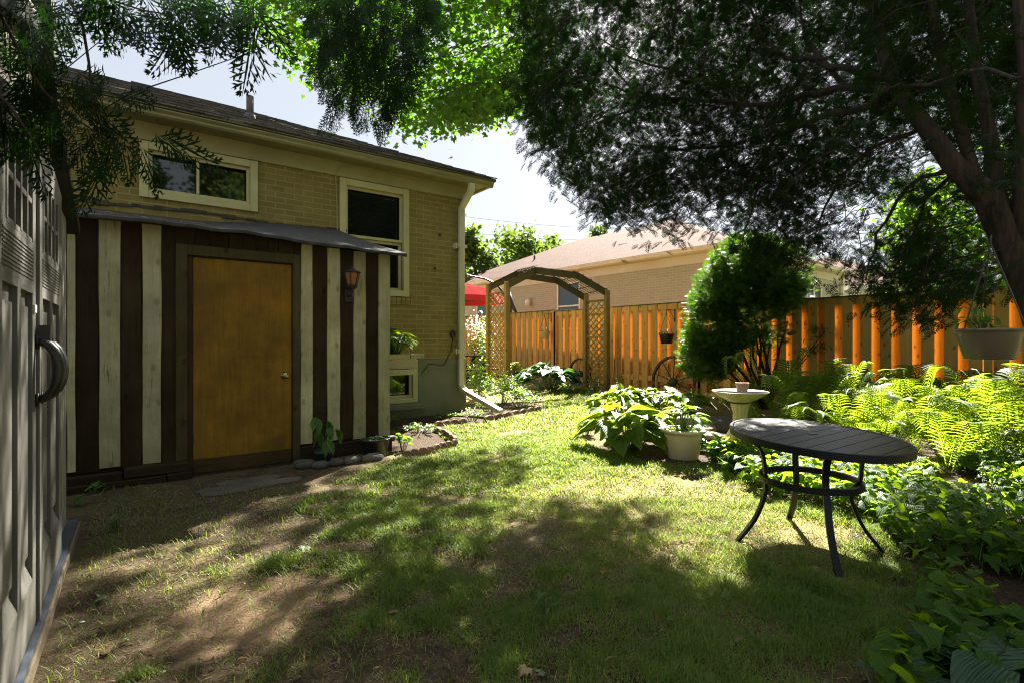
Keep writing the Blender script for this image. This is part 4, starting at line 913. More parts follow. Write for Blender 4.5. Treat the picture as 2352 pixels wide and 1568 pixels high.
# ================================================================== POTS & BIRD BATH
BB = gnd(1700, 1046); bb = thing('bird_bath', 'cream glazed bird bath on a fluted pedestal behind the patio table', 'bird bath', (BB.x, BB.y, 0))
mb = MB(); mb.lathe([(.001, .60), (.05, .60), (.12, .622), (.22, .675), (.298, .728), (.302, .738), (.292, .738)], BB, 40); mb.build('bowl', M['bath'], bb, smooth=True)
mb = MB(); mb.lathe([(.292, .7385), (.20, .708), (.10, .690), (.001, .688)], BB, 40); mb.build('basin', M['bathin'], bb, smooth=True)
mb = MB(); vs = []; fs = []; prof = [(.17, 0), (.165, .05), (.115, .08), (.11, .12), (.14, .17), (.135, .24), (.095, .32), (.072, .42), (.074, .50), (.095, .57), (.10, .599)]
for r_, z in prof:
    for k in range(64): th = 2 * math.pi * k / 64; q = r_ * (1 + (.06 * math.cos(th * 12) if .1 < z < .58 else 0)); vs.append((BB.x + q * math.cos(th), BB.y + q * math.sin(th), z))
for i in range(len(prof) - 1):
    for k in range(64): k2 = (k + 1) % 64; fs.append((i * 64 + k, i * 64 + k2, (i + 1) * 64 + k2, (i + 1) * 64 + k))
mb.add(vs, fs); mb.build('pedestal', M['bath'], bb, smooth=True)
mb = MB(); mb.lathe([(.050, 0), (.066, .115), (.071, .117), (.073, .145), (.065, .145), (.060, .11), (.001, .10)], (BB.x + .01, BB.y - .02, .690), 24)
tag(mb.build('terracotta_pot', M['terra'], None, (BB.x, BB.y, .69), smooth=False), 'small embossed terracotta pot standing in the bird bath bowl', 'pot')

def leafset(name, m, tmpl, P, D, U, s, tint, par, smooth=True): return batch(name, m, tmpl[0], tmpl[1], frames(D, U, s), P, tint, par, None, tmpl[2], smooth)
def rosette(par, name, m, tmpl, c, k, rad_, hgt, ls, lsv=.2, up=.35, stems=True, seed=0, flat=.8, smat='stem'):
    """leaves on stems fanning from c"""
    r = np.random.default_rng(seed); th = r.random(k) * 2 * math.pi; q = r.random(k) ** .55; R_ = q * rad_
    tip = np.stack([c[0] + R_ * np.cos(th), c[1] + R_ * np.sin(th), c[2] + hgt * (1 - .55 * q ** 2) * r.uniform(.75, 1.08, k)], 1)
    out = np.stack([np.cos(th), np.sin(th), up - .48 * q + r.normal(0, .15, k)], 1); s = ls * (1 + r.normal(0, lsv, k)).clip(.5, 1.6)
    U = np.stack([np.cos(th) * .35 + r.normal(0, .22, k), np.sin(th) * .35 + r.normal(0, .22, k), np.full(k, flat)], 1)
    leafset(name, m, tmpl, tip - out * s[:, None] * .35, out, U, s, r.random(k), par)
    if stems:
        mb = MB()
        for i in range(min(k, 90)):
            b = Vector((c[0] + .2 * R_[i] * math.cos(th[i]), c[1] + .2 * R_[i] * math.sin(th[i]), c[2])); t = Vector(tip[i] - out[i] * s[i] * .35)
            mid = b.lerp(t, .55) + Vector((0, 0, .12 * (t.z - b.z))); mb.tint().tube([b, mid, t], [.0055, .004, .0025], 4, cap=False)
        mb.build('stems', M[smat], par)

CP = gnd(1569, 1053); cp = thing('potted_plant', 'large square-shouldered cream pot with a leafy young plant, right of the near hosta', 'potted plant', (CP.x, CP.y, 0))
mb = MB(); mb.lathe([(.155, 0), (.16, .01), (.205, .27), (.208, .30), (.235, .305), (.245, .318), (.240, .335), (.222, .338), (.212, .33), (.200, .27)], CP, 40); mb.build('pot', M['creampot'], cp, smooth=True)
mb = MB(); mb.lathe([(.19, .275), (.203, .276)], CP, 30); mb.build('soil', M['soil'], cp)
rosette(cp, 'foliage', M['bush'], OVAL, (CP.x, CP.y, .28), 46, .26, .36, .13, .25, .5, seed=3)
rosette(cp, 'low_foliage', M['bush'], HEART, (CP.x, CP.y, .28), 40, .20, .07, .06, .25, .3, stems=False, seed=4)
GP = gnd(743, 1067); gp = thing('potted_seedling', 'small green pot with drooping leafy seedling beside the lean-to door', 'potted plant', (GP.x, GP.y, 0))
mb = MB(); mb.lathe([(.065, 0), (.085, .125), (.092, .128), (.094, .155), (.086, .155), (.08, .12)], GP, 24); mb.build('pot', M['greenpot'], gp, smooth=True)
mb = MB(); mb.lathe([(.07, .125), (.083, .126)], GP, 20); mb.build('soil', M['soil'], gp)
def droopy(par, c, n, hgt, spread, ls, seed):
    r = random.Random(seed); P, D, U, Sz, T = [], [], [], [], []; mb = MB()
    for i in range(n):
        th = r.uniform(0, 6.283); R_ = spread * r.uniform(.15, 1); z = hgt * r.uniform(.35, 1)
        t = Vector((c[0] + R_ * math.cos(th), c[1] + R_ * math.sin(th), c[2] + z)); b = Vector((c[0], c[1], c[2])); mb.tint().tube([b, b.lerp(t, .6) + Vector((0, 0, .05)), t], [.004, .003, .002], 4, cap=False)
        for k in range(3):
            a = th + r.uniform(-.8, .8); P.append(t); D.append((math.cos(a) * .5, math.sin(a) * .5, -.9 + r.uniform(-.2, .5))); U.append((math.cos(a), math.sin(a), .5)); Sz.append(ls * r.uniform(.7, 1.2)); T.append(r.random())
    leafset('foliage', M['bush'], OVAL, np.array(P), np.array(D), np.array(U), np.array(Sz), np.array(T), par); mb.build('stems', M['stem'], par)
droopy(gp, (GP.x, GP.y, .13), 9, .44, .15, .15, 5)
BT = gnd(862, 1049); bt = thing('oval_tub', 'black oval tub with low sprouting greenery at the lean-to corner', 'planter', (BT.x, BT.y, 0))
mb = MB(); mb.lathe([(.125, 0), (.13, .01), (.158, .19), (.170, .195), (.172, .212), (.160, .212), (.148, .17)], BT, 32, 1, .8); mb.build('tub', M['black'], bt, smooth=True)
mb = MB(); mb.lathe([(.13, .180), (.15, .181)], BT, 24, 1, .8); mb.build('soil', M['soil'], bt)
rosette(bt, 'foliage', M['bush'], LANCE, (BT.x, BT.y, .175), 90, .13, .06, .045, .3, .5, stems=False, seed=8)

# wall planter box
pb = thing('planter_box', 'flaking cream wooden planter box on the side of the lean-to', 'planter', (2.9, 6.7, .85))
mb = MB(); mb.tint().box(XR + .004, 3.10, 6.50, 6.525, .93, 1.13); mb.tint().box(XR + .004, 3.10, 6.85, 6.875, .93, 1.13); mb.tint().box(3.075, 3.10, 6.526, 6.849, .93, 1.13); mb.tint().box(XR + .004, 3.074, 6.526, 6.849, .93, .955)
mb.tint().box(XR + .004, 3.07, 6.47, 6.499, .85, .925); mb.tint().box(3.0, 3.2, 6.47, 6.498, 1.07, 1.13)
mb.build('box', M['planter'], pb, bevel=.004)
mb = MB(); mb.box(XR + .01, 3.07, 6.53, 6.845, 1.06, 1.08); mb.build('soil', M['soil'], pb)
rosette(pb, 'foliage', M['ivy'], HEART, (2.80, 6.66, 1.08), 60, .36, .40, .12, .3, .3, seed=9)

# fieldstones by the lean-to and flagstones in the bed
def stone(name, label, P, sx, sy, sz, m, seed, grp, cat='stone', rot=0, flat=False):
    r = np.random.default_rng(seed); n1, n2 = 16, 24; mb = MB().tint(random.random()); vs = []; fs = []
    for i in range(n1 + 1):
        ph = math.pi * i / n1
        for k in range(n2):
            th = 2 * math.pi * k / n2; e = .55 if flat else .85; cs = lambda v: math.copysign(abs(v) ** e, v)
            x, y, z = cs(math.sin(ph)) * cs(math.cos(th)), cs(math.sin(ph)) * cs(math.sin(th)), cs(math.cos(ph)); nn = 1 + .25 * (vnoise(x * 1.3 + seed, y * 1.3 + z * 1.7, 1.0) - .5) + .10 * (vnoise(x * 4 + seed, y * 4 + z * 3, 1.0) - .5)
            vs.append((x * sx * nn, y * sy * nn, z * sz * nn))
    for i in range(n1):
        for k in range(n2): fs.append((i * n2 + k, (i + 1) * n2 + k, (i + 1) * n2 + (k + 1) % n2, i * n2 + (k + 1) % n2))
    c, s = math.cos(rot), math.sin(rot); mb.add([(P[0] + x * c - y * s, P[1] + x * s + y * c, P[2] + z) for x, y, z in vs], fs)
    return tag(mb.build(name, m, None, (P[0], P[1], P[2] - sz), smooth=not flat), label, cat, grp)
g5 = 'rounded stones along the lean-to'
for i, (x, y, wpx, lab) in enumerate(((702, 1074, 26, 'dark rounded stone nearest the plywood door'), (737, 1075, 19, 'pale oval stone in front of the green pot'), (773, 1070, 18, 'short round stone just right of the green pot'), (812, 1065, 21, 'tilted oval stone below the left end of the black tub'), (859, 1060, 26, 'long flat-topped stone in front of the black tub'), (900, 1012, 13, 'small pale stone at the right corner of the lean-to'))):
    p = gnd(x, y); s = p.xy.length; ww = wpx * (p.x * Fx + p.y * Fy) / FPX; stone('fieldstone', lab, (p.x, p.y + .03, .035), ww, ww * .6, ww * .46, M['rock'], i + 3, g5, rot=rad(random.uniform(-15, 15)))
gf = 'flagstones stacked behind the cream pot'
for i, (x, y, d, a, b, c_, lab) in enumerate(((1610, 985, 6.9, .20, .16, .05, 'sunlit layered flagstone behind the cream pot'), (1655, 975, 7.2, .17, .2, .10, 'rough dark rock left of the bird bath pedestal'), (1640, 1000, 6.5, .16, .13, .035, 'thin brown slab under the sunlit flagstone'), (1745, 985, 7.0, .22, .15, .045, 'flat slab right of the bird bath pedestal'), (1720, 968, 7.5, .2, .2, .10, 'dark rock behind the bird bath pedestal'), (1500, 1005, 6.4, .17, .12, .03, 'thin slab between the hosta and the cream pot'), (1540, 985, 6.8, .16, .14, .04, 'pale slab behind the cream pot rim'), (1610, 1020, 6.1, .15, .11, .03, 'lowest slab beside the cream pot'), (1595, 965, 7.4, .22, .16, .06, 'buff flagstone beneath the hosta leaves'), (1655, 1048, 5.9, .10, .08, .03, 'small grey stone beside the pedestal foot'))):
    p = at(x, y, d); stone('flagstone', lab, (p.x, p.y, max(c_ * .6, p.z)), a, b, c_, M['slate'] if i not in (1, 4) else M['rock'], 20 + i, gf, rot=rad(i * 41), flat=True)
# buried paving slabs before the door
for i, (x, y, a, b, r_, lab) in enumerate(((545, 1122, .30, .16, 8, 'cracked worn paving slab before the plywood door'), (640, 1108, .2, .1, -14, 'small paler paving slab right of the cracked one'), (575, 1105, .28, .1, 3, 'dusty paving slab closest to the door sill'))):
    p = gnd(x, y); mb = MB().tint(); pts = []
    for k in range(14): th = 2 * math.pi * k / 14; q = (abs(math.cos(th)) ** 4 + abs(math.sin(th)) ** 4) ** -.25 * random.uniform(.92, 1.05); pts.append((p.x + a * q * math.cos(th + rad(r_)), p.y + b * q * math.sin(th + rad(r_)), .002))
    mb.prism([(u_, v_, gz(p.x, p.y) - .03) for u_, v_, _ in pts], (0, 0, .045)); tag(mb.build('paving_slab', M['slab'], None, None), lab, 'paving slab', 'paving slabs at the lean-to door')
# scalloped edging
lines = [([(925, 1052), (985, 1040), (1050, 1022)], 'front run of the house bed', 8), ([(1048, 1018), (1025, 1000), (998, 990)], 'inner dark run beside the mulch', 4), ([(998, 980), (1035, 975), (1072, 971)], 'middle run below the downspout', 4), ([(1112, 966), (1160, 957), (1205, 948), (1243, 940)], 'far run beyond the downspout end', 7)]
ordn = ['first', 'second', 'third', 'fourth', 'fifth', 'sixth', 'seventh', 'eighth']
for pl, lab, cnt in lines:
    P = [gnd(*p) for p in pl]; seg = [(P[i + 1] - P[i]).length for i in range(len(P) - 1)]; tot = sum(seg)
    for k in range(cnt):
        s = tot * (k + .5) / cnt; i = 0
        while s > seg[i]: s -= seg[i]; i += 1
        d = (P[i + 1] - P[i]).normalized(); c = P[i] + d * s; wd = tot / cnt * .5; nrm = d.cross(Vector((0, 0, 1))); mb = MB().tint()
        poly = [c - d * wd + Vector((0, 0, -.03))] + [c + d * (-wd * math.cos(math.pi * t / 8)) + Vector((0, 0, .012 + .075 * math.sin(math.pi * t / 8) + random.uniform(-.003, .003))) for t in range(9)] + [c + d * wd + Vector((0, 0, -.03))]
        mb.prism([p - nrm * .025 for p in poly], nrm * .05); tag(mb.build('edging_scallop', M['scallop'], None, None, bevel=.008), f'{ordn[k]} concrete scallop from the left in the {lab}', 'garden edging', 'scalloped concrete edging of the house bed')

# ================================================================== HANGING BASKETS
def basket(label, c, r, h, m, hook, seed, kind, wire='wire', nw=3):
    o = thing('hanging_basket', label, 'hanging basket', (c[0], c[1], c[2] - h))
    mb = MB(); mb.lathe([(r * .66, -h), (r * .70, -h + .004), (r * .93, -.02), (r * .95, -.012), (r * 1.03, -.01), (r * 1.03, .006), (r * .95, .006), (r * .9, -.03)], c, 36); mb.build('pot', m, o, smooth=True)
    mb = MB(); mb.lathe([(r * .8, -.031), (r * .9, -.03)], c, 24); mb.build('soil', M['soil'], o)
    mb = MB()
    for k in range(nw): th = 2 * math.pi * k / nw + .5; mb.tube([(c[0] + r * .95 * math.cos(th), c[1] + r * .95 * math.sin(th), c[2]), hook], r * .018 + .0012, 5)
    mb.tube([hook, (hook[0], hook[1], hook[2] + .03), (hook[0] + .02, hook[1], hook[2] + .055), (hook[0] + .03, hook[1], hook[2] + .04)], .004, 5); mb.build('hanger', M[wire], o)
    if kind == 'herb':
        droopy(o, (c[0] - .05, c[1] + .02, c[2] - .03), 7, .18, .13, .055, seed); 
        rosette(o, 'low_foliage', M['bush'], OVAL, (c[0] - .08, c[1] + .05, c[2] - .03), 34, .12, .12, .05, .3, .4, stems=False, seed=seed)
    else:
        rosette(o, 'foliage', M['bush'], OVAL, (c[0], c[1], c[2] - .02), 40, r * .8, .10, .05, .3, .4, stems=False, seed=seed)
        rosette(o, 'blossom', M['petalw'], CARD, (c[0] - r * .15, c[1] + r * .1, c[2] + .03), 120, r * .55, .16 if kind == 'tall' else .10, .035, .3, .4, stems=False, seed=seed + 1)
    return o
def bracket(hook, label):
    o = thing('plant_bracket', label, 'bracket', (10.78, hook[1], hook[2])); mb = MB()
    mb.box(10.768, 10.777, hook[1] - .015, hook[1] + .015, hook[2] - .22, hook[2] + .1); mb.tube([(10.768, hook[1], hook[2] + .07), (hook[0], hook[1], hook[2] + .075), (hook[0] - .03, hook[1], hook[2] + .04)], .007, 6); mb.tube([(10.768, hook[1], hook[2] - .19), (hook[0] + .12, hook[1], hook[2] + .07)], .006, 6)
    mb.build('arm', M['rust'], o)
q = onX(1251, 762, 10.5); hk = Vector((q.x, q.y, 2.12)); basket('cream hanging basket with pale blossoms seen through the arbor', q, .185, .225, M['creampot'], hk, 30, 'tall'); bracket(hk, 'wrought iron bracket holding the cream basket on the fence')
q = onX(1531, 767, 10.45); hk = Vector((q.x, q.y, 2.0)); basket('black hanging basket with white flowers above the large wheel', q, .19, .235, M['black'], hk, 32, 'low'); bracket(hk, 'bracket holding the black basket above the large wheel')
q = at(2272, 757, 3.25); basket('large taupe hanging pot with trailing herbs under the cedar trunk', q, .18, .185, M['taupe'], at(2275, 560, 3.25), 34, 'herb', 'black')

# ================================================================== HOSTAS, FERNS, SHRUBS
def hosta(label, P, k, r_, h, ls, m='hosta', seed=0, grp='hosta clumps', name='hosta'):
    o = thing(name, label, 'hosta', (P[0], P[1], 0), grp); rosette(o, 'leaves', M[m], HOSTA, (P[0], P[1], 0), k, r_, h, ls, .2, .45, True, seed, .85); return o
hosta('big broad-leaved lime hosta in front, left of the cream pot', gnd(1437, 1030), 74, .54, .52, .31, seed=41)
hosta('lime hosta clump at the back left, beside the arbor foot', gnd(1430, 962), 70, .55, .52, .27, seed=42)
hosta('lime hosta clump at the back centre, in front of the large wheel', gnd(1515, 958), 70, .50, .50, .25, seed=43)
hosta('small yellow-edged hosta beneath the large wheel', gnd(1585, 950), 46, .38, .36, .18, seed=44)
hosta('blue-green hosta by the fence, seen through the arbor', gnd(1262, 897), 95, .85, .72, .38, 'hostablue', 45)
hosta('ribbed grey-green hosta at the bottom right corner', gnd(2290, 1640), 26, .30, .20, .24, 'hostablue', 46)
hosta('second ribbed hosta right at the lower right edge', gnd(2420, 1560), 22, .28, .19, .22, 'hostablue', 47)
q = gnd(2140, 1568); hosta('low wide-leaved hosta at the bottom edge, left of the ribbed corner hosta', (q.x + .02, q.y - .12, 0), 18, .20, .15, .20, 'hostablue', 48)
def fern(label, P, nf, s, seed, tmix=1.0):
    r = np.random.default_rng(seed); o = thing('fern', label, 'fern', (P[0], P[1], 0), 'ostrich ferns along the fence')
    for j in range(2):
        k = nf // 2; th = r.random(k) * 6.283; lean = r.uniform(.15, .75, k); D = np.stack([np.cos(th), np.sin(th), lean * 0 - .12 + r.normal(0, .12, k)], 1); T = np.stack([P[0] + .05 * np.cos(th), P[1] + .05 * np.sin(th), np.full(k, .0)], 1)
        U = np.stack([r.normal(0, .12, k), r.normal(0, .12, k), np.ones(k)], 1); sc = s * r.uniform(.7, 1.12, k); R_ = frames(D, U, sc); R_[:, :, 1] *= r.uniform(.4, 1.1, (k, 1)); R_[:, :, 2] *= r.uniform(.9, 1.35, (k, 1))
        batch('fronds', M['fern'], FERN[j][0], FERN[j][1], R_, T, r.random(k), o)
fp = [(1812, 985, 1.05, 'tall upright fern just right of the bird bath'), (1778, 1010, .75, 'low spreading fern touching the bird bath'), (1870, 1005, .95, 'fern directly behind the left part of the table'), (1925, 975, 1.05, 'tall fern against the fence behind the table centre'), (1955, 1030, .8, 'fern behind the table centre'), (2010, 990, .95, 'bright fern behind the right half of the table'), (2065, 965, 1.0, 'fern against the fence above the table right end'), (2100, 1035, .85, 'pale fern at the right tip of the table'), (2160, 990, 1.0, 'fern below the knotty fence boards, right of the table'), (2215, 975, 1.0, 'fern below the hanging pot'), (2250, 1045, .95, 'shaded fern in the right bed under the hanging pot'), (2310, 1000, 1.05, 'dark fern at the right edge against the fence'), (2345, 1080, .95, 'nearest dark fern at the right edge'), (2180, 1080, .7, 'low fern at the edge of the ground cover'), (1850, 950, .9, 'fern in front of the arborvitae stems'), (2020, 950, .9, 'rear fern tucked against the orange boards'), (2120, 945, .9, 'rear fern behind the pale one'), (2400, 1010, 1.0, 'fern half cut off by the right edge'), (1990, 1055, .6, 'small lit fern above the table edge')]
for i, (x, y, s, lab) in enumerate(fp): fern(lab, gnd(x, y), 18, s * (1.22 if 'tall' in lab or 'upright' in lab else 1.0) * rng.uniform(.9, 1.15), 60 + i)
def shrub(label, P, k, r_, h, ls, seed, tmpl=LANCE, m='bush', name='shrub', cat='shrub', grp=None):
    o = thing(name, label, cat, (P[0], P[1], 0), grp); r = np.random.default_rng(seed); n = max(8, k // 14); mb = MB(); Ps, Ds, Us, Ss = [], [], [], []
    for i in range(n):
        th = r.random() * 6.283; q = r.random() ** .6; t = Vector((P[0] + r_ * q * math.cos(th), P[1] + r_ * q * math.sin(th), h * (1 - .45 * q * q) * r.uniform(.7, 1.05))); b = Vector((P[0] + .3 * r_ * q * math.cos(th), P[1] + .3 * r_ * q * math.sin(th), 0))
        mb.tint().tube([b, b.lerp(t, .5) + Vector((0, 0, .04)), t], [.005, .004, .002], 4, cap=False)
        for j in range(k // n):
            f_ = .35 + .65 * (j + 1) / (k // n); p = b.lerp(t, f_) + Vector((0, 0, .03 * math.sin(f_ * 3))); a = j * 2.4 + r.random(); el = r.uniform(-.1, .8) if f_ < .9 else r.uniform(.4, 1.4)
            Ps.append(p); Ds.append((math.cos(a), math.sin(a), el)); Us.append((r.normal(0, .3), r.normal(0, .3), 1)); Ss.append(ls * r.uniform(.6, 1.15))
    leafset('foliage', M[m], tmpl, np.array(Ps), np.array(Ds), np.array(Us), np.array(Ss), r.random(len(Ps)), o); mb.build('stems', M['stem'], o); return o
gb = 'leafy perennials in the house corner bed'
for i, (x, y, k, r_, h, ls, lab) in enumerate(((1098, 920, 420, .48, .95, .15, 'tall bright peony-like perennial right of the downspout'), (1150, 925, 380, .45, .62, .14, 'mid-height perennial at the foot of the arbor post'), (1195, 935, 300, .38, .42, .12, 'dark leafy perennial at the right end of the bed'), (1228, 930, 170, .22, .30, .10, 'small grey-green perennial at the lawn corner of the bed'), (1085, 965, 200, .22, .24, .06, 'pale small-leaved plant below the downspout'), (1120, 945, 200, .28, .4, .10, 'bushy perennial behind the downspout foot'), (960, 995, 230, .30, .14, .06, 'low fern-leaved plant in the shaded mulch'), (905, 975, 110, .2, .16, .05, 'sparse ground plant below the basement sill'), (1020, 960, 240, .35, .10, .04, 'creeping plant along the foundation'), (1300, 905, 120, .25, .3, .09, 'dark leafy clump below the smaller wheel'), (1365, 900, 160, .2, .55, .08, 'leggy plant at the arbor foot'), (1420, 905, 90, .25, .6, .08, 'wispy plant against the fence right of the arbor'), (1600, 925, 260, .5, .30, .07, 'low greenery between the large wheel and the bird bath'), (1680, 930, 260, .5, .25, .07, 'low greenery behind the bird bath'))):
    shrub(lab, gnd(x, y), k, r_, h, ls, 90 + i, grp=gb)
q = gnd(925, 1036); shrub('sunlit heart-leaved sprout inside the front edging', q, 40, .22, .2, .08, 120, HEART)
q = gnd(1640, 1062); shrub('bright heart-leaved sprout between the cream pot and the bird bath', q, 60, .22, .32, .12, 121, HEART)
q = gnd(1345, 1000); shrub('narrow-leaved lily clump at the left edge of the hosta bed', q, 180, .25, .28, .12, 122, LANCE)
q = gnd(1700, 1085); shrub('heart-leaved clump at the pedestal foot', q, 130, .35, .16, .09, 123, HEART)
# white flowering bush and terracotta pot behind arbor
q = at(1104, 880, 16.2); o = shrub('white flowering bush left of the arbor', (q.x, q.y, 0), 900, .5, 2.15, .10, 124, OVAL, name='flowering_bush')
r = np.random.default_rng(5); k = 240; c = at(1100, 752, 16.0); T = np.array(c) + rnd(k, .22, .22, .22); leafset('blossom', M['petalw'], CARD, T, rnd(k), rnd(k), .07, r.random(k), o)
q = at(1182, 872, 15.3); o = thing('terracotta_planter', 'orange-brown planter with a small fern behind the arbor post', 'planter', (q.x, q.y, 0)); mb = MB(); mb.lathe([(.16, 0), (.22, .26), (.25, .27), (.25, .31), (.22, .31), (.2, .25)], (q.x, q.y, 0), 24); mb.build('pot', M['terra'], o)
rosette(o, 'foliage', M['fern'], LANCE, (q.x, q.y, .27), 90, .3, .4, .16, .2, .5, seed=12)
# red flowers on the big wheel
q = onX(1546, 850, 10.45); o = thing('red_geranium', 'red flowering geranium climbing through the large wheel', 'flowers', (q.x, q.y, 0))
mb = MB()
Tt = []
for i in range(22):
    p = onX(random.uniform(1495, 1600), random.uniform(815, 905), 10.42); mb.tint().tube([(q.x, q.y, 0), Vector((q.x, q.y, 0)).lerp(p, .5) + Vector((-.05, 0, .1)), p], .003, 4, cap=False)
    for j in range(9): Tt.append(p + Vector(tuple(rng.normal(0, .022, 3))))
mb.build('stems', M['stem'], o); k = len(Tt); leafset('petals', M['petalr'], CARD, np.array(Tt), rnd(k), rnd(k), .035, rng.random(k), o)
k = 60; leafset('foliage', M['bush'], OVAL, np.array(q) + rnd(k, .05, .3, .2) + np.array([0, 0, -.35]), rnd(k), rnd(k), .05, rng.random(k), o)
# ground cover
lawnpoly = [(0, 1700), (0, 1200), (150, 1130), (460, 1120), (760, 1112), (905, 1058), (1052, 1024), (1010, 1000), (1000, 985), (1080, 975), (1245, 945), (1250, 900), (1380, 888), (1350, 940), (1320, 1000), (1370, 1030), (1500, 1070), (1640, 1068), (1760, 1135), (1900, 1170), (2010, 1190), (2060, 1260), (2110, 1330), (2120, 1400), (2090, 1470), (2000, 1560), (1960, 1700)]
covpoly = [(1625, 1062), (1700, 1040), (1780, 1050), (2000, 1072), (2130, 1062), (2700, 1040), (3200, 1500), (2900, 1750), (1990, 1750), (2010, 1560), (2090, 1470), (2130, 1400), (2110, 1330), (2060, 1262), (1990, 1195), (1900, 1175), (1740, 1135)]
def sample(poly, n, dens=None, ymin=None):
    xs = [p[0] for p in poly]; ys = [max(800, p[1]) for p in poly]; out = []
    while len(out) < n:
        m_ = n * 2; x = rng.uniform(min(xs), max(xs), m_); inv = rng.uniform(0, 1, m_); y = rng.uniform(min(ys), max(ys), m_)
        for a, b in zip(x, y):
            if pip(a, b, poly): out.append((a, b))
            if len(out) >= n: break
    return np.array(out)
def gndv(pp):
    u = (pp[:, 0] - 1176) / FPX; d = CAMZ * FPX / (pp[:, 1] - 784); return np.stack([d * (Fx + u * Rx), d * (Fy + u * Ry), d], 1)
def cover():
    # world-uniform sampling inside the projected polygon
    Q = gndv(np.array(covpoly, float)); x0, x1, y0, y1 = Q[:, 0].min(), Q[:, 0].max(), Q[:, 1].min(), Q[:, 1].max(); P = []
    while len(P) < 6800:
        X = rng.uniform(x0, x1, 4000); Y = rng.uniform(y0, y1, 4000)
        for a, b in zip(X, Y):
            d = a * Fx + b * Fy
            if d < .7: continue
            u, v, _ = px((a, b, 0))
            if pip(u, v, covpoly) and (vnoise(a, b, 2.2) > (.2 if v < 1230 else .42)): P.append((a, b))
            if len(P) >= 6800: break
    P = np.array(P); k = len(P); big = vnoise(P[:, 0], P[:, 1], 1.1); h = rng.uniform(.04, .19, k) + .06 * big
    s = rng.uniform(.055, .115, k); th = rng.random(k) * 6.283; D = np.stack([np.cos(th), np.sin(th), rng.normal(-.25, .3, k)], 1); U = np.stack([rng.normal(0, .32, k), rng.normal(0, .32, k), np.ones(k)], 1)
    T = np.stack([P[:, 0], P[:, 1], h], 1); leaf = expand(HEART[0], HEART[1], frames(D, U, s), T, rng.random(k))
    o = rawmesh('ground_cover', M['ivy'], *leaf, None, (4.5, 2, 0), np.tile(np.asarray(HEART[2], np.float32)[np.asarray(HEART[1])].reshape(-1, 2), (k, 1)), True); tag(o, 'dense heart-leaved ground cover spreading under the ferns', 'ground cover', kind='stuff')
    ST = CARD[0], CARD[1]; D = np.stack([rng.normal(0, .3, k), rng.normal(0, .3, k), np.ones(k)], 1); R_ = frames(D, rnd(k), 1.0); R_[:, :, 0] *= .006; R_[:, :, 1] *= h[:, None]
    V, Fq, t = expand(*ST, R_, np.stack([P[:, 0], P[:, 1], np.zeros(k)], 1), rng.random(k)); o2 = rawmesh('ground_cover_stems', M['stem'], V, Fq, t, o); 
cover()

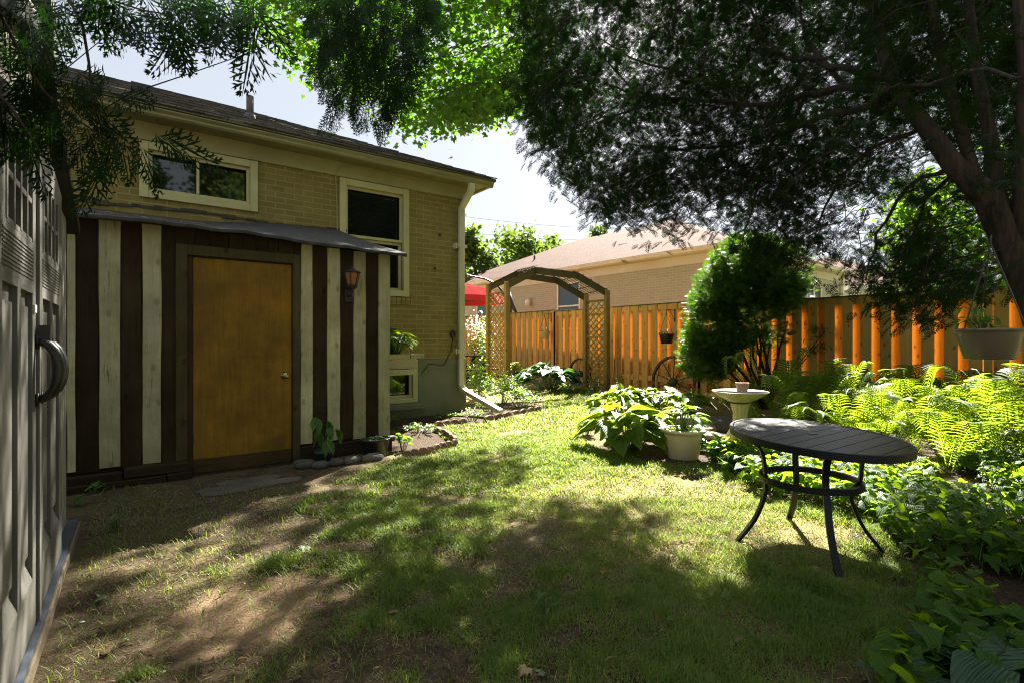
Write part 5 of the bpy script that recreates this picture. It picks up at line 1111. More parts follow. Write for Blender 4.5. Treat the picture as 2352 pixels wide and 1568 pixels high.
# ================================================================== GRASS
def bare(x, y, u, v):
    b = 0.0
    for cx, cy, rx, ry in ((.42, 2.75, .50, .40), (.0, 2.1, .3, .3), (4.3, 5.9, .35, .2), (.2, 4.5, 1.5, 1.05), (-.1, 3.4, .4, .9), (1.2, 5.3, 1.4, .35), (-.2, 1.6, .35, .4)):
        b = np.maximum(b, 1.25 - (((x - cx) / rx) ** 2 + ((y - cy) / ry) ** 2) - 1.2 * (vnoise(x, y, 5.0) - .45))
    return b
def grass():
    Q = gndv(np.array([(p[0], max(p[1], 890)) for p in lawnpoly], float)); out = []
    parts = []
    for (d0, d1, n, hgt, wd) in ((.9, 2.6, 90000, .042, .0032), (2.6, 4.2, 130000, .044, .0044), (4.2, 7.5, 130000, .046, .0070), (7.5, 15.5, 90000, .055, .0125)):
        m_ = n * 4; d = np.sqrt(rng.uniform(d0 ** 2, d1 ** 2, m_)); u = rng.uniform(-1.12, 1.0, m_)
        X = d * (Fx + u * Rx); Y = d * (Fy + u * Ry); U_ = 1176 + FPX * u; V_ = 784 + CAMZ * FPX / d
        ok = np.array([pip(a, b, lawnpoly) for a, b in zip(U_, V_)]) & (X > SX + .12)
        # clumpy density
        den = 1.15 * vnoise(X, Y, 1.9) * .7 + 1.1 * vnoise(X + 9, Y, 6.0) - .42; den -= np.clip(bare(X, Y, U_, V_), 0, 1.2) * 1.1
        den += np.clip((Y - 3.5) * .15, 0, .45) * np.clip(X - .8, 0, 1) - np.clip(.75 - X * .5, 0, .45); den -= np.clip((V_ - 1380) / 500, 0, .14)
        ok &= rng.random(m_) < den.clip(.03, 1); X, Y = X[ok][:n], Y[ok][:n]; k = len(X)
        cl = vnoise(X, Y, 9.0); h = hgt * rng.uniform(.4, 1.3, k) * (.35 + 1.35 * cl); th = rng.random(k) * 6.283
        lean = rng.uniform(.15, 1.1, k); D = np.stack([np.cos(th) * lean, np.sin(th) * lean, np.ones(k)], 1); U2 = np.stack([-np.cos(th), -np.sin(th), lean], 1)
        bl = [(-.5, 0, 0), (.5, 0, 0), (.42, .55, -.06), (-.42, .55, -.06), (.06, 1, -.3), (-.06, 1, -.3)]; R_ = frames(D, U2, 1.0); R_[:, :, 0] *= wd; R_[:, :, 1] *= h[:, None]; R_[:, :, 2] *= h[:, None]
        parts.append((bl, [(0, 1, 2, 3), (3, 2, 4, 5)], R_, np.stack([X, Y, gz(X, Y)], 1), X, Y))
    gv, gr_, dry = [], [], []
    for bl, fq, R_, T, X, Y in parts:
        # straw colour patch in the sunny part near the table
        pd = .16 + .5 * np.clip(1.3 - (((X - 3.3) / 1.3) ** 2 + ((Y - 2.6) / 1.2) ** 2), 0, 1) + .25 * np.clip(vnoise(X, Y, .8) - .5, 0, 1); isd = rng.random(len(X)) < pd
        t = (.65 * vnoise(X, Y, 2.5) + .35 * rng.random(len(X)))
        gv.append(expand(bl, fq, R_[~isd], T[~isd], t[~isd])); D2 = R_[isd].copy(); D2[:, 2, 1] *= .45; dry.append(expand(bl, fq, D2, T[isd], rng.random(isd.sum())))
    V, Fq, t = merge(gv); tag(rawmesh('grass', M['grass'], V, Fq, t, None, (2, 4, 0)), 'thin shaggy lawn grass', 'grass', kind='stuff')
    V, Fq, t = merge(dry); tag(rawmesh('dry_grass', M['drygrass'], V, Fq, t, None, (2, 4, 0)), 'straw-coloured dead grass blades among the lawn', 'grass', kind='stuff')
    k = 5200; d = np.sqrt(rng.uniform(1.0, 60, k)); u = rng.uniform(-1.1, 1.0, k); X = d * (Fx + u * Rx); Y = d * (Fy + u * Ry); ok = (X > SX + .14) & (Y < 5.5) & (X < 5) & ((vnoise(X, Y, 3.3) > .36) | (X < 1.3)); X, Y = X[ok], Y[ok]; k = len(X)
    R_ = frames(rnd(k, 1, 1, .25), rnd(k, .35, .35, .1) + np.array([0, 0, 1.]), 1.0); L = rng.uniform(.015, .055, k) ** 1.0; R_[:, :, 0] *= (L * rng.uniform(.1, .55, k))[:, None]; R_[:, :, 1] *= L[:, None]; R_[:, :, 2] *= (L * 1.5)[:, None]
    V, Fq, t = expand(OVAL[0], OVAL[1], R_, np.stack([X, Y, gz(X, Y) + .008], 1), rng.random(k)); tag(rawmesh('bark_chips', M['dead'], V, Fq, t, None, (2, 3, 0)), 'curled brown leaf bits and bark chips on the bare ground', 'litter', kind='stuff')
    # litter: bits of bark, needles and straw lying on the bare soil
    k = 16000; d = np.sqrt(rng.uniform(.9, 49, k)); u = rng.uniform(-1.1, 1.0, k); X = d * (Fx + u * Rx); Y = d * (Fy + u * Ry); ok = (X > SX + .12) & (Y < 5.6); X, Y = X[ok], Y[ok]; k = len(X); th = rng.random(k) * 6.283
    D = np.stack([np.cos(th), np.sin(th), rng.normal(.05, .12, k)], 1); R_ = frames(D, np.tile([0, 0, 1.], (k, 1)), 1.0); L = rng.uniform(.008, .035, k); R_[:, :, 0] *= rng.uniform(.0025, .007, (k, 1)); R_[:, :, 1] *= L[:, None]; R_[:, :, 2] *= .01
    V, Fq, t = expand(CARD[0], CARD[1], R_, np.stack([X, Y, gz(X, Y) + .005], 1), rng.random(k)); tag(rawmesh('leaf_litter', M['dead'], V, Fq, t, None, (2, 3, 0)), 'fine dry debris scattered over the bare soil', 'litter', kind='stuff')
grass()
k = 5200; d = np.sqrt(rng.uniform(1.0, 90, k)); u = rng.uniform(-1.1, 1.0, k); X = d * (Fx + u * Rx); Y = d * (Fy + u * Ry); U_ = 1176 + FPX * u; V_ = 784 + CAMZ * FPX / d
ok = np.array([pip(a, b, lawnpoly) for a, b in zip(U_, V_)]) & (X > SX + .12) & (vnoise(X + 5, Y, 2.2) > .52); X, Y = X[ok], Y[ok]; k = len(X)
V, Fq, t = expand(OVAL[0], OVAL[1], frames(rnd(k, 1, 1, .2), rnd(k, .3, .3, .1) + np.array([0, 0, 1.]), rng.uniform(.014, .032, k)), np.stack([X, Y, gz(X, Y) + rng.uniform(.012, .04, k)], 1), rng.random(k)); tag(rawmesh('clover', M['bush'], V, Fq, t, None, (2, 4, 0)), 'small round clover and weed leaves dotted through the lawn', 'clover', kind='stuff')
# fallen leaves, each its own thing
fl = [(700, 1258, .085, 'deadgreen', 'large pale green maple leaf lying on the lawn left of centre'), (245, 1372, .07, 'deadgreen', 'curled green leaf on the dirt near the shed'), (258, 1495, .06, 'dead', 'tan curled leaf in the sunlit dirt at lower left'), (812, 1196, .035, 'orangeleaf', 'small orange leaf on the grass below the slabs'), (905, 1415, .055, 'dead', 'brown curled leaf on the lower lawn'), (1182, 1205, .05, 'dead', 'beige folded leaf at the edge of the shade'), (1212, 1545, .075, 'dead', 'broad beige leaf at the bottom centre'), (1235, 1560, .05, 'deadgreen', 'green leaf beside the broad beige leaf at the bottom'), (1195, 1053, .05, 'dead', 'pale leaf in the far sunlit grass'), (1325, 1078, .03, 'dead', 'small beige leaf on the sunlit lawn'), (1285, 1135, .035, 'orangeleaf', 'small reddish leaf on the sunlit lawn'), (1405, 1108, .04, 'dead', 'dark curled leaf on the sunlit lawn'), (785, 1252, .035, 'deadgreen', 'small pale leaf right of the large green leaf'), (735, 1332, .03, 'deadgreen', 'tiny green leaf below the large one'), (560, 1346, .02, 'orangeleaf', 'bright orange leaf fragment on the bare dirt'), (1540, 1278, .06, 'dead', 'brown leaf by the sunlit strip right of centre'), (1868, 1312, .06, 'dead', 'tan leaf in the table shadow'), (1385, 1320, .04, 'orangeleaf', 'orange leaf on the shaded lawn right of centre'), (870, 1540, .03, 'dead', 'small leaf at the bottom left of centre'), (1075, 1310, .03, 'dead', 'faded leaf in the mid lawn shade'), (632, 1400, .035, 'deadgreen', 'grey-green leaf below the bare dirt patch'), (1050, 1085, .03, 'dead', 'beige leaf in the upper shade patch'), (965, 1220, .03, 'dead', 'curled leaf in the shaded grass left of centre'), (1700, 1480, .045, 'dead', 'brown leaf in the lower right shade')]
for i, (x, y, s, m, lab) in enumerate(fl):
    p = gnd(x, y); th = random.uniform(0, 6.28); D = np.array([[math.cos(th), math.sin(th), .1]]); U = np.array([[random.uniform(-.3, .3), random.uniform(-.3, .3), 1]]); R_ = frames(D, U, s); R_[:, :, 2] *= 2.2
    o = batch('fallen_leaf', M[m], MAPLE[0], MAPLE[1], R_, np.array([[p.x, p.y, gz(p.x, p.y) + .022]]), [random.random()], None, (p.x, p.y, 0)); tag(o, lab, 'leaf', 'fallen leaves on the lawn')
q = at(1952, 1015, .60 * FPX / 231); o = batch('fallen_leaf', M['dead'], MAPLE[0], MAPLE[1], frames(np.array([[1, .3, .2]]), np.array([[.2, .1, 1.]]), .022), np.array([[q.x, q.y, TZ + .006]]), [.2], None, (q.x, q.y, TZ)); tag(o, 'tiny curled leaf lying on the table top', 'leaf', 'fallen leaves on the lawn')
# rhubarb-like weeds by the shed
for x, y, lab in ((172, 1165, 'round-leaved weed at the shed corner'), (215, 1135, 'small weed in the dirt in front of the timber sill'), (265, 1215, 'feathery weed in the shaded dirt'), (1250, 1415, 'tuft of weeds in the shaded lawn')):
    shrub(lab, gnd(x, y), 14, .06, .07, .07, int(x), HEART if x < 250 else LANCE, name='weed', cat='weed')

# ================================================================== TREES
lit = [(760, 1122), (880, 1064), (1000, 1046), (1150, 1044), (1165, 1070), (1205, 1090), (1165, 1125), (1080, 1160), (1105, 1195), (1170, 1172), (1260, 1165), (1490, 1175), (1510, 1235), (1560, 1262), (1420, 1292), (1540, 1300), (1640, 1330), (1720, 1312), (1800, 1290), (2000, 1292), (2060, 1250), (2160, 1235), (2420, 1190), (2420, 1040), (2230, 985), (2160, 880), (1075, 880), (1060, 940)]
litb = [(235, 1345), (290, 1240), (437, 1196), (560, 1235), (520, 1275), (715, 1280), (700, 1340), (560, 1375), (470, 1440), (300, 1410)]
litc = [(60, 1568), (150, 1500), (310, 1480), (290, 1568)]
lit0 = [[gnd(*p).xy for p in L] for L in (lit, litb, litc)]
SH = Vector((SUN.x, SUN.y)) / SUN.z
def in_lit(P, z=0.0, L0=0):
    g = (P[0] - SH.x * (P[2] - z), P[1] - SH.y * (P[2] - z)); return any(pip(g[0], g[1], L) for L in lit0[L0:])
def blocks_lit(P): return any(in_lit((P[0] + a, P[1] + b, P[2])) for a, b in ((0, 0), (.2, .1), (-.2, -.1), (.1, -.2), (-.1, .2))) or in_lit(P, .4) or any(in_lit((P[0] + a, P[1] + b, P[2]), 0.0, 1) for a, b in ((.38, .1), (-.38, -.1), (.1, -.35), (-.1, .35)))
cedar_poly = [(1188, -20), (1212, 130), (1212, 205), (1202, 255), (1232, 330), (1292, 400), (1332, 440), (1372, 490), (1440, 518), (1520, 532), (1590, 575), (1625, 610), (1720, 640), (1820, 600), (1842, 560), (1880, 535), (1925, 590), (1985, 640), (2060, 700), (2105, 742), (2150, 700), (2205, 665), (2300, 640), (2480, 640), (2480, -20)]
maple_poly = [(545, -20), (600, 80), (650, 130), (700, 162), (745, 205), (880, 250), (940, 300), (1000, 298), (1050, 268), (1100, 258), (1160, 236), (1202, 212), (1216, 150), (1190, -20)]
hang_poly = [(700, -20), (700, 60), (745, 110), (728, 205), (758, 300), (800, 270), (850, 322), (900, 305), (935, 230), (990, 150), (1010, 80), (1030, 20), (1040, -20)]
def cl_sprays(P, k, r0, s, droop=.5, flat=1.0):
    """k sprays clustered at P"""
    a = rng.random() * 6.283; base = np.array([math.cos(a), math.sin(a), -.25]); D = base + rnd(k, .55, .55, .35) + np.array([0, 0, -droop * .5]); U = rnd(k, .5, .5, .3) + np.array([0, 0, flat])
    T = np.array(P) + rnd(k, r0, r0, r0 * .75); return T, D, U, s * rng.uniform(.65, 1.2, k)
class Crown:
    def __init__(s): s.T, s.D, s.U, s.S, s.t = [], [], [], [], []
    def add(s, c, tint):
        T, D, U, S_ = c; s.T.append(T); s.D.append(D); s.U.append(U); s.S.append(np.broadcast_to(S_, (len(T),))); s.t.append(np.clip(tint + rng.normal(0, .15, len(T)), 0, 1))
    def build(s, name, m, tmpls, par):
        T, D, U, S_, t = map(np.concatenate, (s.T, s.D, s.U, s.S, s.t)); i = rng.integers(0, len(tmpls), len(T)); parts = []
        for j, tm in enumerate(tmpls): q = i == j; parts.append(expand(tm[0], tm[1], frames(D[q], U[q], S_[q]), T[q], t[q]))
        return rawmesh(name, m, *merge(parts), par)
big = thing('cedar_tree', 'big multi-stemmed cedar leaning over the lawn from the right with dark drooping foliage', 'tree', (5.6, .8, 0))
mb = MB(); P = [at(2490, 1180, 3.9), at(2440, 900, 3.9), at(2380, 720, 3.9), at(2322, 580, 3.9), at(2266, 450, 3.9), at(2225, 400, 3.92)]; P[0].z = -.1; PP = [P[i].lerp(P[i + 1], t) for i in range(5) for t in (0, .2, .4, .6, .8)] + [P[5]]; mb.tube(PP, list(np.interp(np.linspace(0, 5, 26), range(6), [.125, .10, .09, .084, .088, .06])), 22)
mb.v_=0; mb.tube([at(2262, 450, 3.9), at(2190, 380, 3.95), at(2122, 290, 4.05), at(2055, 200, 4.2), at(2020, 90, 4.4), at(1990, -60, 4.7), at(1960, -260, 5)], [.078, .066, .060, .053, .046, .04, .025], 12)
mb.tube([at(2255, 460, 3.9), at(2225, 360, 4.0), at(2185, 230, 4.1), at(2150, 80, 4.2), at(2130, -80, 4.3)], [.06, .045, .042, .036, .02], 10)
mb.tube([at(2290, 480, 3.9), at(2275, 330, 3.95), at(2240, 150, 4.0), at(2215, -60, 4.1)], [.065, .05, .042, .03], 10)
mb.tube([at(2330, 600, 3.9), at(2345, 400, 3.8), at(2350, 150, 3.7), at(2330, -60, 3.7)], [.05, .04, .035, .03], 10)
mb.v = [(p[0] + .012 * (vnoise(p[0] * 40 + p[1] * 40, p[2] * 3) - .5) * 2, p[1] + .012 * (vnoise(p[0] * 40 - p[1] * 40, p[2] * 3 + 9) - .5) * 2, p[2]) for p in mb.v]; trunk = mb.build('trunk', M['bark'], big, smooth=True)
limbs = [([(2040, 215, 4.2), (1940, 200, 4.6), (1850, 222, 5.0), (1720, 240, 5.6), (1560, 232, 6.2), (1470, 225, 6.8), (1400, 195, 7.4)], .04), ([(2030, 225, 4.2), (1930, 270, 4.6), (1800, 300, 5.2), (1690, 330, 5.8), (1560, 350, 6.4), (1440, 330, 7.2)], .035), ([(2045, 180, 4.2), (1900, 150, 4.8), (1800, 130, 5.4), (1740, 60, 6.0), (1700, -40, 6.5)], .034), ([(1850, 222, 5.0), (1790, 330, 5.5), (1730, 450, 6.0), (1705, 560, 6.4)], .022), ([(1720, 240, 5.6), (1600, 180, 6.4), (1450, 130, 7.2), (1340, 60, 8.0)], .024), ([(1690, 330, 5.8), (1580, 430, 6.6), (1480, 480, 7.4)], .02), ([(2120, 290, 4.05), (2000, 340, 4.4), (1900, 440, 4.9), (1870, 560, 5.3)], .022), ([(2190, 380, 3.95), (2080, 430, 4.3), (2010, 540, 4.7), (1990, 640, 5.0)], .02), ([(2225, 360, 4.0), (2120, 460, 4.5), (2080, 600, 4.9), (2110, 700, 5.2)], .018), ([(1560, 232, 6.2), (1420, 260, 7.0), (1300, 300, 8.0)], .018), ([(1940, 200, 4.6), (1850, 90, 5.2), (1820, -40, 5.8)], .025), ([(2055, 200, 4.2), (2150, 190, 3.6), (2260, 150, 3.0), (2352, 180, 2.6)], .02), ([(1470, 225, 6.8), (1380, 120, 7.8), (1300, 20, 8.6)], .016), ([(1800, 300, 5.2), (1700, 420, 5.7), (1600, 500, 6.4)], .016)]
for pts, r_ in limbs:
    W_ = [at(*p) for p in pts]; mb = MB(); Q = []
    for a, b in zip(W_, W_[1:]):
        for t in (0, .33, .66): Q.append(a.lerp(b, t) + Vector(tuple(rng.normal(0, .018, 3))))
    Q[0] = W_[0]; Q.append(W_[-1]); mb.tube(Q, list(np.linspace(r_, r_ * .3, len(Q))), 8); mb.build('branch', M['bark'], trunk, smooth=True)
cr = Crown(); tw = MB(); shadow_pts = []
def cedar_depth(x): return (5.2, 11.5) if x < 1700 else ((4.6, 9.0) if x < 1950 else (3.9, 7.5))
def place_cedar(Pw, k=11, s=.17):
    cr.add(cl_sprays(Pw, k, .15, s), .3 + .5 * rng.random()); shadow_pts.append((Pw[0], Pw[1], Pw[2]))
    v = Vector(Pw); q = v + Vector((rng.uniform(.0, .5), rng.uniform(-.5, .1), rng.uniform(.1, .4))); tw.tint().tube([q, q.lerp(v, .5) + Vector((0, 0, .04)), v + Vector((0, 0, -.08))], [.006, .004, .002], 3, cap=False)
cnt = 0; tries = 0
while cnt < 2900 and tries < 110000:
    tries += 1; x = rng.uniform(1185, 2480); y = rng.uniform(-150, 745)
    if not pip(x, max(y, -15), cedar_poly): continue
    if 1860 < x < 2100 and y > 420 and vnoise(x / 60, y / 60) < .45: continue
    if vnoise(x / 75, y / 75) + .5 * vnoise(x / 28, y / 28) < (.62 if 1930 < x < 2320 and y > 330 else (.46 if x > 1900 else .38)): continue
    d0, d1 = cedar_depth(x); Pw = None
    for _ in range(6):
        d = rng.uniform(d0, d1); q = at(x, y, d)
        if not blocks_lit(q) and q.z > 1.5: Pw = q; break
    if Pw is None: continue
    place_cedar(Pw, 12 if d < 7 else 17, .13 if d < 6 else .16); cnt += 1
for _ in range(900):
    x, y = rng.uniform(1480, 1860), rng.uniform(400, 640)
    if pip(x, y, cedar_poly):
        q = at(x, y, rng.uniform(6.0, 9.0))
        if not blocks_lit(q): place_cedar(q, 12, .15)
# silhouette edge tufts
n = len(cedar_poly)
for i in range(1, n - 3):
    a, b = Vector(cedar_poly[i]), Vector(cedar_poly[i + 1]); m_ = int((b - a).length / 14) + 1
    for j in range(m_):
        p = a.lerp(b, (j + random.random()) / m_); d = random.uniform(*cedar_depth(p.x)) ; q = at(p.x + random.uniform(4, 16), p.y - random.uniform(8, 22), min(d, 8.0))
        if not blocks_lit(q): place_cedar(q, 7, .19)
# cast the shade seen on the lawn and on the shed: clusters placed along the sun rays of shaded spots
targets = []
for _ in range(2600):
    x, y = rng.uniform(60, 2300 if _ % 2 else 1150), rng.uniform(1040, 1568); g = gnd(x, y)
    if not in_lit((g.x, g.y, 0)) and g.x > SX: targets.append(g)
for _ in range(170): targets.append(Vector((SX, rng.uniform(1.7, 4.5), rng.uniform(.1, 2.5))))
mcl = []
for g in targets:
    hit = sum(1 for s_ in shadow_pts if abs(s_[0] - g.x - SH.x * (s_[2] - g.z)) < .22 and abs(s_[1] - g.y - SH.y * (s_[2] - g.z)) < .22)
    vx, vy, _d = px(g) if g.z < .01 else (0, 0, 0)
    if hit >= (1 if vx > 1850 and vy > 1270 else 3): continue
    best = None
    for _ in range(40):
        z = rng.uniform(1.8, 13); q = (g.x + SH.x * (z - g.z), g.y + SH.y * (z - g.z), z)
        if q[1] > 7.5 and q[0] < 5.6: continue
        u, v, d = px(q)
        if d < 1.5 or d > 16: continue
        if pip(u, v, cedar_poly) or (v < -60 and u > 1100): best = (q, 'c'); break
        if pip(u, v, maple_poly) and d > 9: best = (q, 'm')
    if best is None: continue
    if best[1] == 'c': place_cedar(best[0], 12, .18 if best[0][2] < 6 else .22)
    else: mcl.append(best[0])
print('cedar clusters', cnt, 'targets', len(targets), 'shadow pts', len(shadow_pts), 'maple fill', len(mcl))
cr.build('crown', M['cedar'], SPRAY_LO, big); tw.build('twigs', M['bark'], big)
# near, out-of-focus-sized sprays at the upper right
cr = Crown()
for _ in range(40):
    x, y = rng.uniform(1850, 2400), rng.uniform(-60, 460)
    if vnoise(x / 90 + 7, y / 90) < .5: continue
    q = at(x, y, rng.uniform(2.4, 3.4)); 
    if not blocks_lit(q): cr.add(cl_sprays(q, 5, .09, .17), .6)
cr.build('near_crown', M['cedar'], SPRAY_HI, big)

# hanging cedar sprays, upper left (branches of a second cedar standing behind the photographer)
left = thing('overhanging_cedar', 'dark lacy cedar boughs hanging in from the top left corner', 'tree', (-1.2, -.6, 0))
mb = MB(); mb.tube([(-1.3, -.7, -.1), (-1.25, -.6, 1.5), (-1.0, -.3, 2.6), (-.9, -.1, 4.2)], [.14, .12, .10, .06], 12); ltr = mb.build('trunk', M['bark'], left, smooth=True)
boughs = [([(700, -120), (735, 20), (752, 130), (765, 210), (772, 262)], 3.0), ([(720, -100), (790, 60), (840, 170), (858, 262)], 3.0), ([(-120, -150), (60, -60), (220, -10), (330, 25), (430, 40)], 1.9), ([(-100, -60), (0, 30), (45, 120), (100, 210), (160, 265), (230, 310), (300, 370)], 1.55), ([(150, -80), (300, -30), (480, 0), (600, -10), (690, -30)], 2.2), ([(600, -120), (730, -60), (790, 20), (830, 120), (860, 200)], 2.9), ([(750, -120), (900, -50), (1000, 20), (1060, 80)], 3.0), ([(-60, 180), (20, 240), (60, 300), (100, 360)], 1.45), ([(130, -60), (190, 60), (205, 150), (215, 250), (230, 320)], 1.6), ([(480, -60), (540, 10), (575, 60), (590, 110)], 2.1)]
cr = Crown()
def hang(x, y, d, s, a, tint=.3, yaw=0):
    # a: direction in the picture plane (radians from straight down), the spray faces the viewer roughly
    A = at(x, y, d); B = at(x + 100 * math.sin(a), y + 100 * math.cos(a), d * (1 + .10 * random.uniform(-1, 1))); D = np.array((B - A)[:])[None]; nrm = np.array([[Fx + random.uniform(-.5, .5), Fy + random.uniform(-.5, .5), random.uniform(-.4, .5)]])
    cr.add((np.array(A[:])[None], D, nrm, np.array([s])), tint)
hd = [(30, 20, 0), (70, 60, .3), (20, 110, .1), (120, 40, .7), (60, 170, .4), (110, 130, .8), (160, 20, .2), (10, 190, -.2), (200, 30, .5), (250, 40, .3), (290, 60, .6), (330, 70, .2), (350, 20, .9), (300, 10, .3), (240, 0, .1), (390, 60, .7), (400, 20, .4), (430, 30, 1.0), (410, 90, .1), (455, 20, .6), (480, 40, .3), (500, 20, .1), (450, 70, -.2), (530, 20, .3), (560, 40, .1), (580, 20, .2), (590, 60, .15), (560, 90, -.1), (520, 60, -.25), (600, 30, .4), (640, 0, .3), (680, 0, .1),
      (40, 220, .1), (0, 250, .1), (80, 230, .3), (120, 240, .5), (150, 230, .9), (190, 240, .7), (100, 280, .2), (60, 290, .0), (20, 300, -.1), (0, 330, .3), (140, 290, .3), (180, 300, .4), (215, 280, .7), (240, 300, .5), (260, 320, .3), (200, 340, .15), (240, 350, .1), (285, 330, .6), (300, 350, .3), (330, 350, .9), (160, 350, .0), (225, 390, .1), (180, 200, .8), (230, 230, .5), (260, 260, .8), (60, 340, .2), (20, 360, .1), (130, 180, .5)]
for x, y, a in hd:
    for j in range(2): hang(x + random.uniform(-22, 22), y - 40 + random.uniform(-18, 18), random.uniform(1.5, 1.9), random.uniform(.15, .24), a + random.uniform(-.35, .35), .25 + (.5 if y > 280 else 0) * random.random())
for _ in range(44):
    x, y = random.uniform(0, 420), random.uniform(-80, 60)
    if _ % 2: x, y = random.uniform(-30, 110), random.uniform(-20, 330)
    hang(x, y, random.uniform(1.6, 2.1), random.uniform(.16, .24), random.uniform(-.3, .9), .2)
for _ in range(900):
    x, y = random.uniform(690, 1190), random.uniform(-60, 300)
    if not pip(x, max(y + 20, -10), hang_poly) or vnoise(x / 50, y / 50) < .2: continue
    if len(cr.T) > 570: break
    hang(x, y - 15, random.uniform(2.6, 3.6), random.uniform(.13, .20), random.uniform(-.5, .5), .35)
for pts, d in boughs:
    mb = MB(); Q = [at(p[0], p[1], d) for p in pts]; mb.tube(Q, list(np.linspace(.0055, .0018, len(Q))), 6); mb.build('branch', M['bark'], ltr, smooth=True)
for x0_, y0_, x1_, y1_ in ((738, 40, 768, 270), (790, 40, 850, 285), (860, 60, 895, 270), (730, 60, 742, 180), (930, 40, 925, 210)):
    for i in range(12): t = i / 11; hang(x0_ + (x1_ - x0_) * t + random.uniform(-9, 9), y0_ + (y1_ - y0_) * t - 10, 3.0, .15, random.uniform(-.7, .7), .3)
cr.build('crown', M['cedarfar'], SPRAY_HI, left)

# maple beyond the house corner
mp = thing('maple_tree', 'bright backlit maple behind the bungalow, its crown hanging in at the top centre', 'tree', (-9, 18.5, 0))
mb = MB(); mb.tube([(-9, 18.5, -.1), (-9, 18.4, 6), (-8, 18, 11), (-4, 16.5, 13.6), (1, 15, 14.5), (5, 14, 14.2), (8, 13, 13.2)], [.35, .3, .26, .2, .15, .1, .04], 12); mtr = mb.build('trunk', M['bark2'], mp, smooth=True)
T, D, U, S_ = [], [], [], []; c = 0
while c < 520:
    x, y = rng.uniform(540, 1230), rng.uniform(-260, 300)
    if not pip(x, max(y, -15), maple_poly): continue
    q = at(x, y - 14, rng.uniform(11.5, 16))
    if blocks_lit(q): continue
    mcl.append(q[:]); c += 1
mb = MB()
for q in mcl:
    k = 26; T.append(np.array(q) + rnd(k, .34, .34, .24)); a = rnd(k, 1, 1, .3); a[:, 2] -= .55; D.append(a); U.append(rnd(k, .55, .55, .2) + np.array([0, 0, .9])); S_.append(rng.uniform(.13, .21, k))
    v = Vector(q); e = v + Vector((.8, -.5, .5)); mb.tube([e, e.lerp(v, .5) + Vector((0, 0, .1)), v], [.014, .010, .004], 4, cap=False)
T, D, U, S_ = map(np.concatenate, (T, D, U, S_)); batch('crown', M['maple'], MAPLE[0], MAPLE[1], frames(D, U, S_), T, rng.random(len(T)), mp)
mb.build('twigs', M['bark2'], mp)

# arborvitae before the fence
AX = at(1757, 905, 10.0); AX.z = 0
av = thing('arborvitae', 'bushy bright green arborvitae with bare twisting stems in front of the fence', 'shrub', (AX.x, AX.y, 0))
mb = MB()
for k in range(11):
    th = random.uniform(0, 6.28); rr = random.uniform(.1, .8); b = AX + Vector((.08 * math.cos(th), .08 * math.sin(th), -.05)); t = AX + Vector((rr * math.cos(th) - .15, rr * math.sin(th) + .2, random.uniform(1.1, 1.9)))
    mb.tube([b, b.lerp(t, .35) + Vector((random.uniform(-.08, .08), random.uniform(-.08, .08), .05)), b.lerp(t, .7) + Vector((random.uniform(-.1, .1), random.uniform(-.1, .1), 0)), t], [.045, .032, .022, .01], 7)
for (x, y) in ((1650, 850), (1690, 860), (1850, 800), (1900, 755), (1880, 790)):
    t = at(x, y, 10.0); mb.tube([AX + Vector((0, 0, .05)), (AX + Vector((0, 0, .2))).lerp(t, .4) + Vector((0, 0, -.08)), t], [.025, .016, .006], 6)
mb.build('stems', M['bark'], av, smooth=True)
apoly = [(1640, 590), (1625, 640), (1600, 680), (1592, 740), (1580, 790), (1578, 830), (1600, 862), (1650, 872), (1690, 850), (1700, 800), (1740, 790), (1790, 790), (1800, 760), (1790, 720), (1835, 690), (1852, 650), (1850, 600), (1830, 570), (1760, 545), (1690, 550)]
cr = Crown(); c = 0
while c < 1050:
    x, y = rng.uniform(1575, 1855), rng.uniform(500, 875)
    if not pip(x, y, apoly): continue
    if x > 1690 and y > 700 and rng.random() < .75: continue
    if vnoise(x / 22, y / 26) < .30: continue
    d = 10.0 + rng.uniform(-.8, .8); q = at(x, y, d); s = cl_sprays(q, 20, .085, .12 if c % 3 else .16, .1, .4); a = s[1].copy(); a += (np.array(q) - np.array([AX.x, AX.y, q.z - .4])) * .5; a[:, 2] += .5; cr.add((s[0], a, s[2], s[3]), .35 + .4 * rng.random()); c += 1
for i in range(90):
    a_, b_ = apoly[i % (len(apoly) - 1)], apoly[i % (len(apoly) - 1) + 1]; t_ = rng.random(); x, y = a_[0] + (b_[0] - a_[0]) * t_ + rng.normal(0, 7), a_[1] + (b_[1] - a_[1]) * t_ + rng.normal(0, 8)
    q = at(x, y, 10 + rng.uniform(-.4, .4)); s = cl_sprays(q, 6, .04, .15, -.4, .3); a = s[1] * .5 + (np.array(q) - np.array([AX.x, AX.y, q.z - .3])); cr.add((s[0], a, s[2], s[3]), .6)
for (x, y) in ((1850, 800), (1870, 770), (1900, 752), (1915, 745), (1880, 800), (1905, 790), (1860, 745), (1925, 765)):
    for _ in range(2): cr.add(cl_sprays(at(x + rng.uniform(-8, 8), y + rng.uniform(-6, 6), 10), 8, .07, .12), .2)
cr.build('crown', M['arbv'], SPRAY_LO, av)

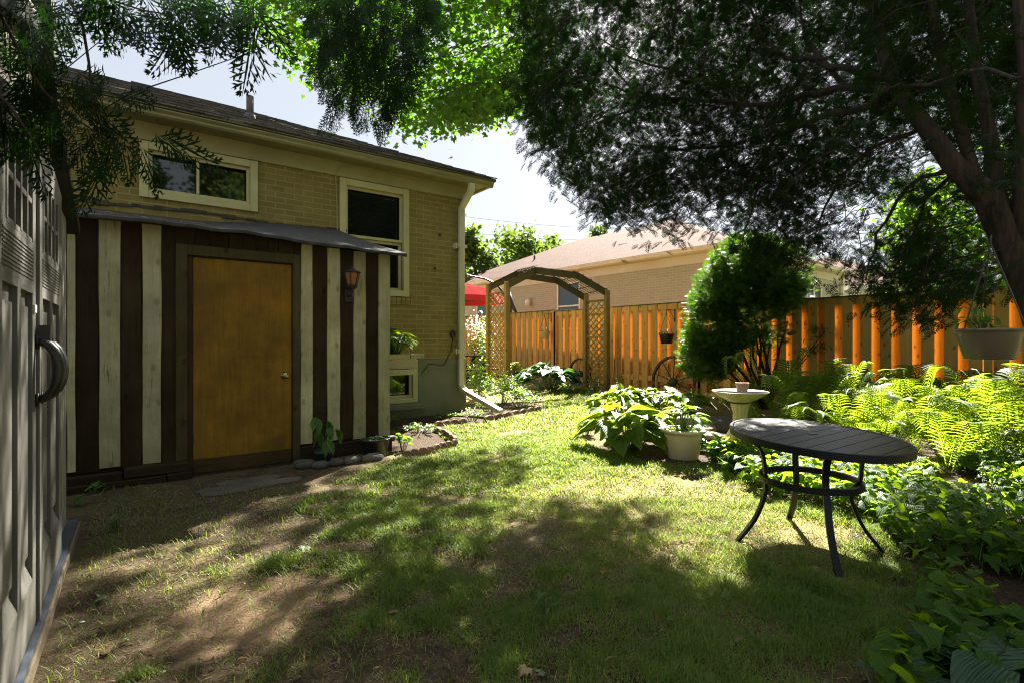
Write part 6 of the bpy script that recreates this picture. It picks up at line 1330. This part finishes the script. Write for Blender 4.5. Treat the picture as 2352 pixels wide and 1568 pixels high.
# background trees
def far_tree(name, label, x0, x1, ytop, ybot, d, k, seed, ls=.34, grp='trees beyond the neighbouring house', m='farleaf', thin=0.0):
    r = np.random.default_rng(seed); C0 = at((x0 + x1) / 2, ytop, d); w_ = (x1 - x0) / 2 * d / FPX; zt_ = C0.z; zb = CAMZ - (ybot - 784) * d / FPX; o = thing(name, label, 'tree', (C0.x, C0.y, 0), grp)
    mb = MB(); mb.tube([(C0.x, C0.y, -.2), (C0.x + .2, C0.y, zb * .6), (C0.x, C0.y + .2, (zb + zt_) / 2), (C0.x, C0.y, zt_ - .6)], [.28, .22, .14, .03], 8)
    L = 26; cs = []
    for i in range(L):
        t = r.random(); rr = w_ * (math.sin(math.pi * (.12 + .80 * t)) ** .7) * r.uniform(.35, 1.0); th = r.random() * 6.283; c = np.array([C0.x + rr * math.cos(th), C0.y + rr * math.sin(th), zb + (zt_ - zb) * (.05 + .9 * t)]); cs.append(c)
        mb.tube([(C0.x, C0.y, max(zb * .7, c[2] - 1.2)), Vector(c.tolist())], [.07, .02], 5)
    mb.build('trunk', M['bark2'], o)
    ci = r.integers(0, L, k); T = np.array(cs)[ci] + r.normal(0, 1, (k, 3)) * np.array([w_ * .18, w_ * .18, (zt_ - zb) * .085]); D = r.normal(0, 1, (k, 3)); D[:, 2] -= .3; U = r.normal(0, .7, (k, 3)); U[:, 2] += 1
    batch('crown', M[m], CARD[0], CARD[1], frames(D, U, ls * r.uniform(.6, 1.2, k)), T, np.clip(.3 + .4 * r.random(L)[ci] + r.normal(0, .12, k), 0, 1), o); return o
far_tree('leafy_tree', 'loose leafy tree just right of the house corner', 1040, 1150, 540, 760, 30, 4200, 1, .30)
far_tree('leafy_tree', 'taller round-topped tree behind the red roof', 1120, 1285, 518, 720, 38, 6500, 2, .34)
far_tree('leafy_tree', 'low tree poking above the left slope of the red roof', 1230, 1315, 555, 700, 40, 2600, 3, .34)
far_tree('leafy_tree', 'small dark tree top at the ridge of the red roof', 1338, 1412, 528, 640, 45, 2000, 4, .34)
far_tree('leafy_tree', 'tree behind the fence at the far right, leaves coloured as if sunlit', 2010, 2260, 420, 740, 17, 3000, 6, .22, m='sunlitleaf')
far_tree('leafy_tree', 'tree behind the fence under the cedar trunk, leaves coloured as if sunlit', 2200, 2480, 330, 740, 14, 3000, 7, .2, m='sunlitleaf')
# trees behind the photographer (seen only as reflections in the windows)
for i, (x, y, h, w_) in enumerate(((2.0, -5.5, 12, 4.2), (7.5, -5.0, 10, 4), (-4, -7, 11, 4), (12, -4.0, 9, 3.6))):
    o = thing('yard_tree', ['leafy yard tree reflected in the tall window', 'yard tree behind the right bed', 'yard tree behind the shed', 'yard tree at the fence corner behind the view'][i], 'tree', (x, y, 0), 'trees behind the viewpoint')
    mb = MB(); mb.tube([(x, y, -.1), (x, y, h * .8)], [.15, .05], 8); mb.build('trunk', M['bark2'], o); k = 14000; r = np.random.default_rng(i); cs = r.normal(0, 1, (40, 3)) * np.array([w_ * .42, w_ * .42, h * .22]) + np.array([x, y, h * .55]); ci = r.integers(0, 40, k)
    batch('crown', M['farleaf'], CARD[0], CARD[1], frames(r.normal(0, 1, (k, 3)), r.normal(0, 1, (k, 3)), .2), cs[ci] + r.normal(0, .28, (k, 3)), r.random(k), o)
# overhead lines
for a, b, lab in (((1073, 488, 26), (1450, 535, 40), 'highest overhead wire crossing the sky beside the house corner'), ((1073, 524, 26), (1450, 560, 40), 'middle overhead wire beside the house corner'), ((1073, 540, 26), (1450, 578, 40), 'lowest faint overhead wire beside the house corner')):
    A, B = at(*a), at(*b); A2 = A + (A - B) * .8; mb = MB(); pts = [A2.lerp(B, t) - Vector((0, 0, .5 * math.sin(math.pi * t))) + Vector((0, 0, .25)) for t in np.linspace(0, 1, 14)]; mb.tube(pts, .007, 4); tag(mb.build('overhead_wire', M['wire'], None, None), lab, 'wire', 'overhead service wires')
for a, b, lab in (((455, 215, 7.9), (1010, -120, 16), 'steep black service wire from the eaves up across the sky'), ((250, 228, 6.8), (700, -30, 10), 'lower service wire running up from the house eaves')):
    pass
A = onY(150, 252, 7.95); mb = MB(); mb.tube([onY(150, 160, 7.9), at(260, 70, 9.5), at(330, 0, 11), at(420, -110, 13)], .008, 4); tag(mb.build('service_wire', M['wire'], None, None), 'upper service wire rising steeply from the left end of the eaves', 'wire')
mb = MB(); mb.tube([onY(240, 250, 7.9), onY(300, 215, 7.6), at(420, 175, 8.6), at(550, 130, 11), at(700, 70, 14), at(900, -30, 18)], .009, 4); tag(mb.build('service_wire', M['wire'], None, None), 'lower service wire rising gently above the box vent', 'wire')
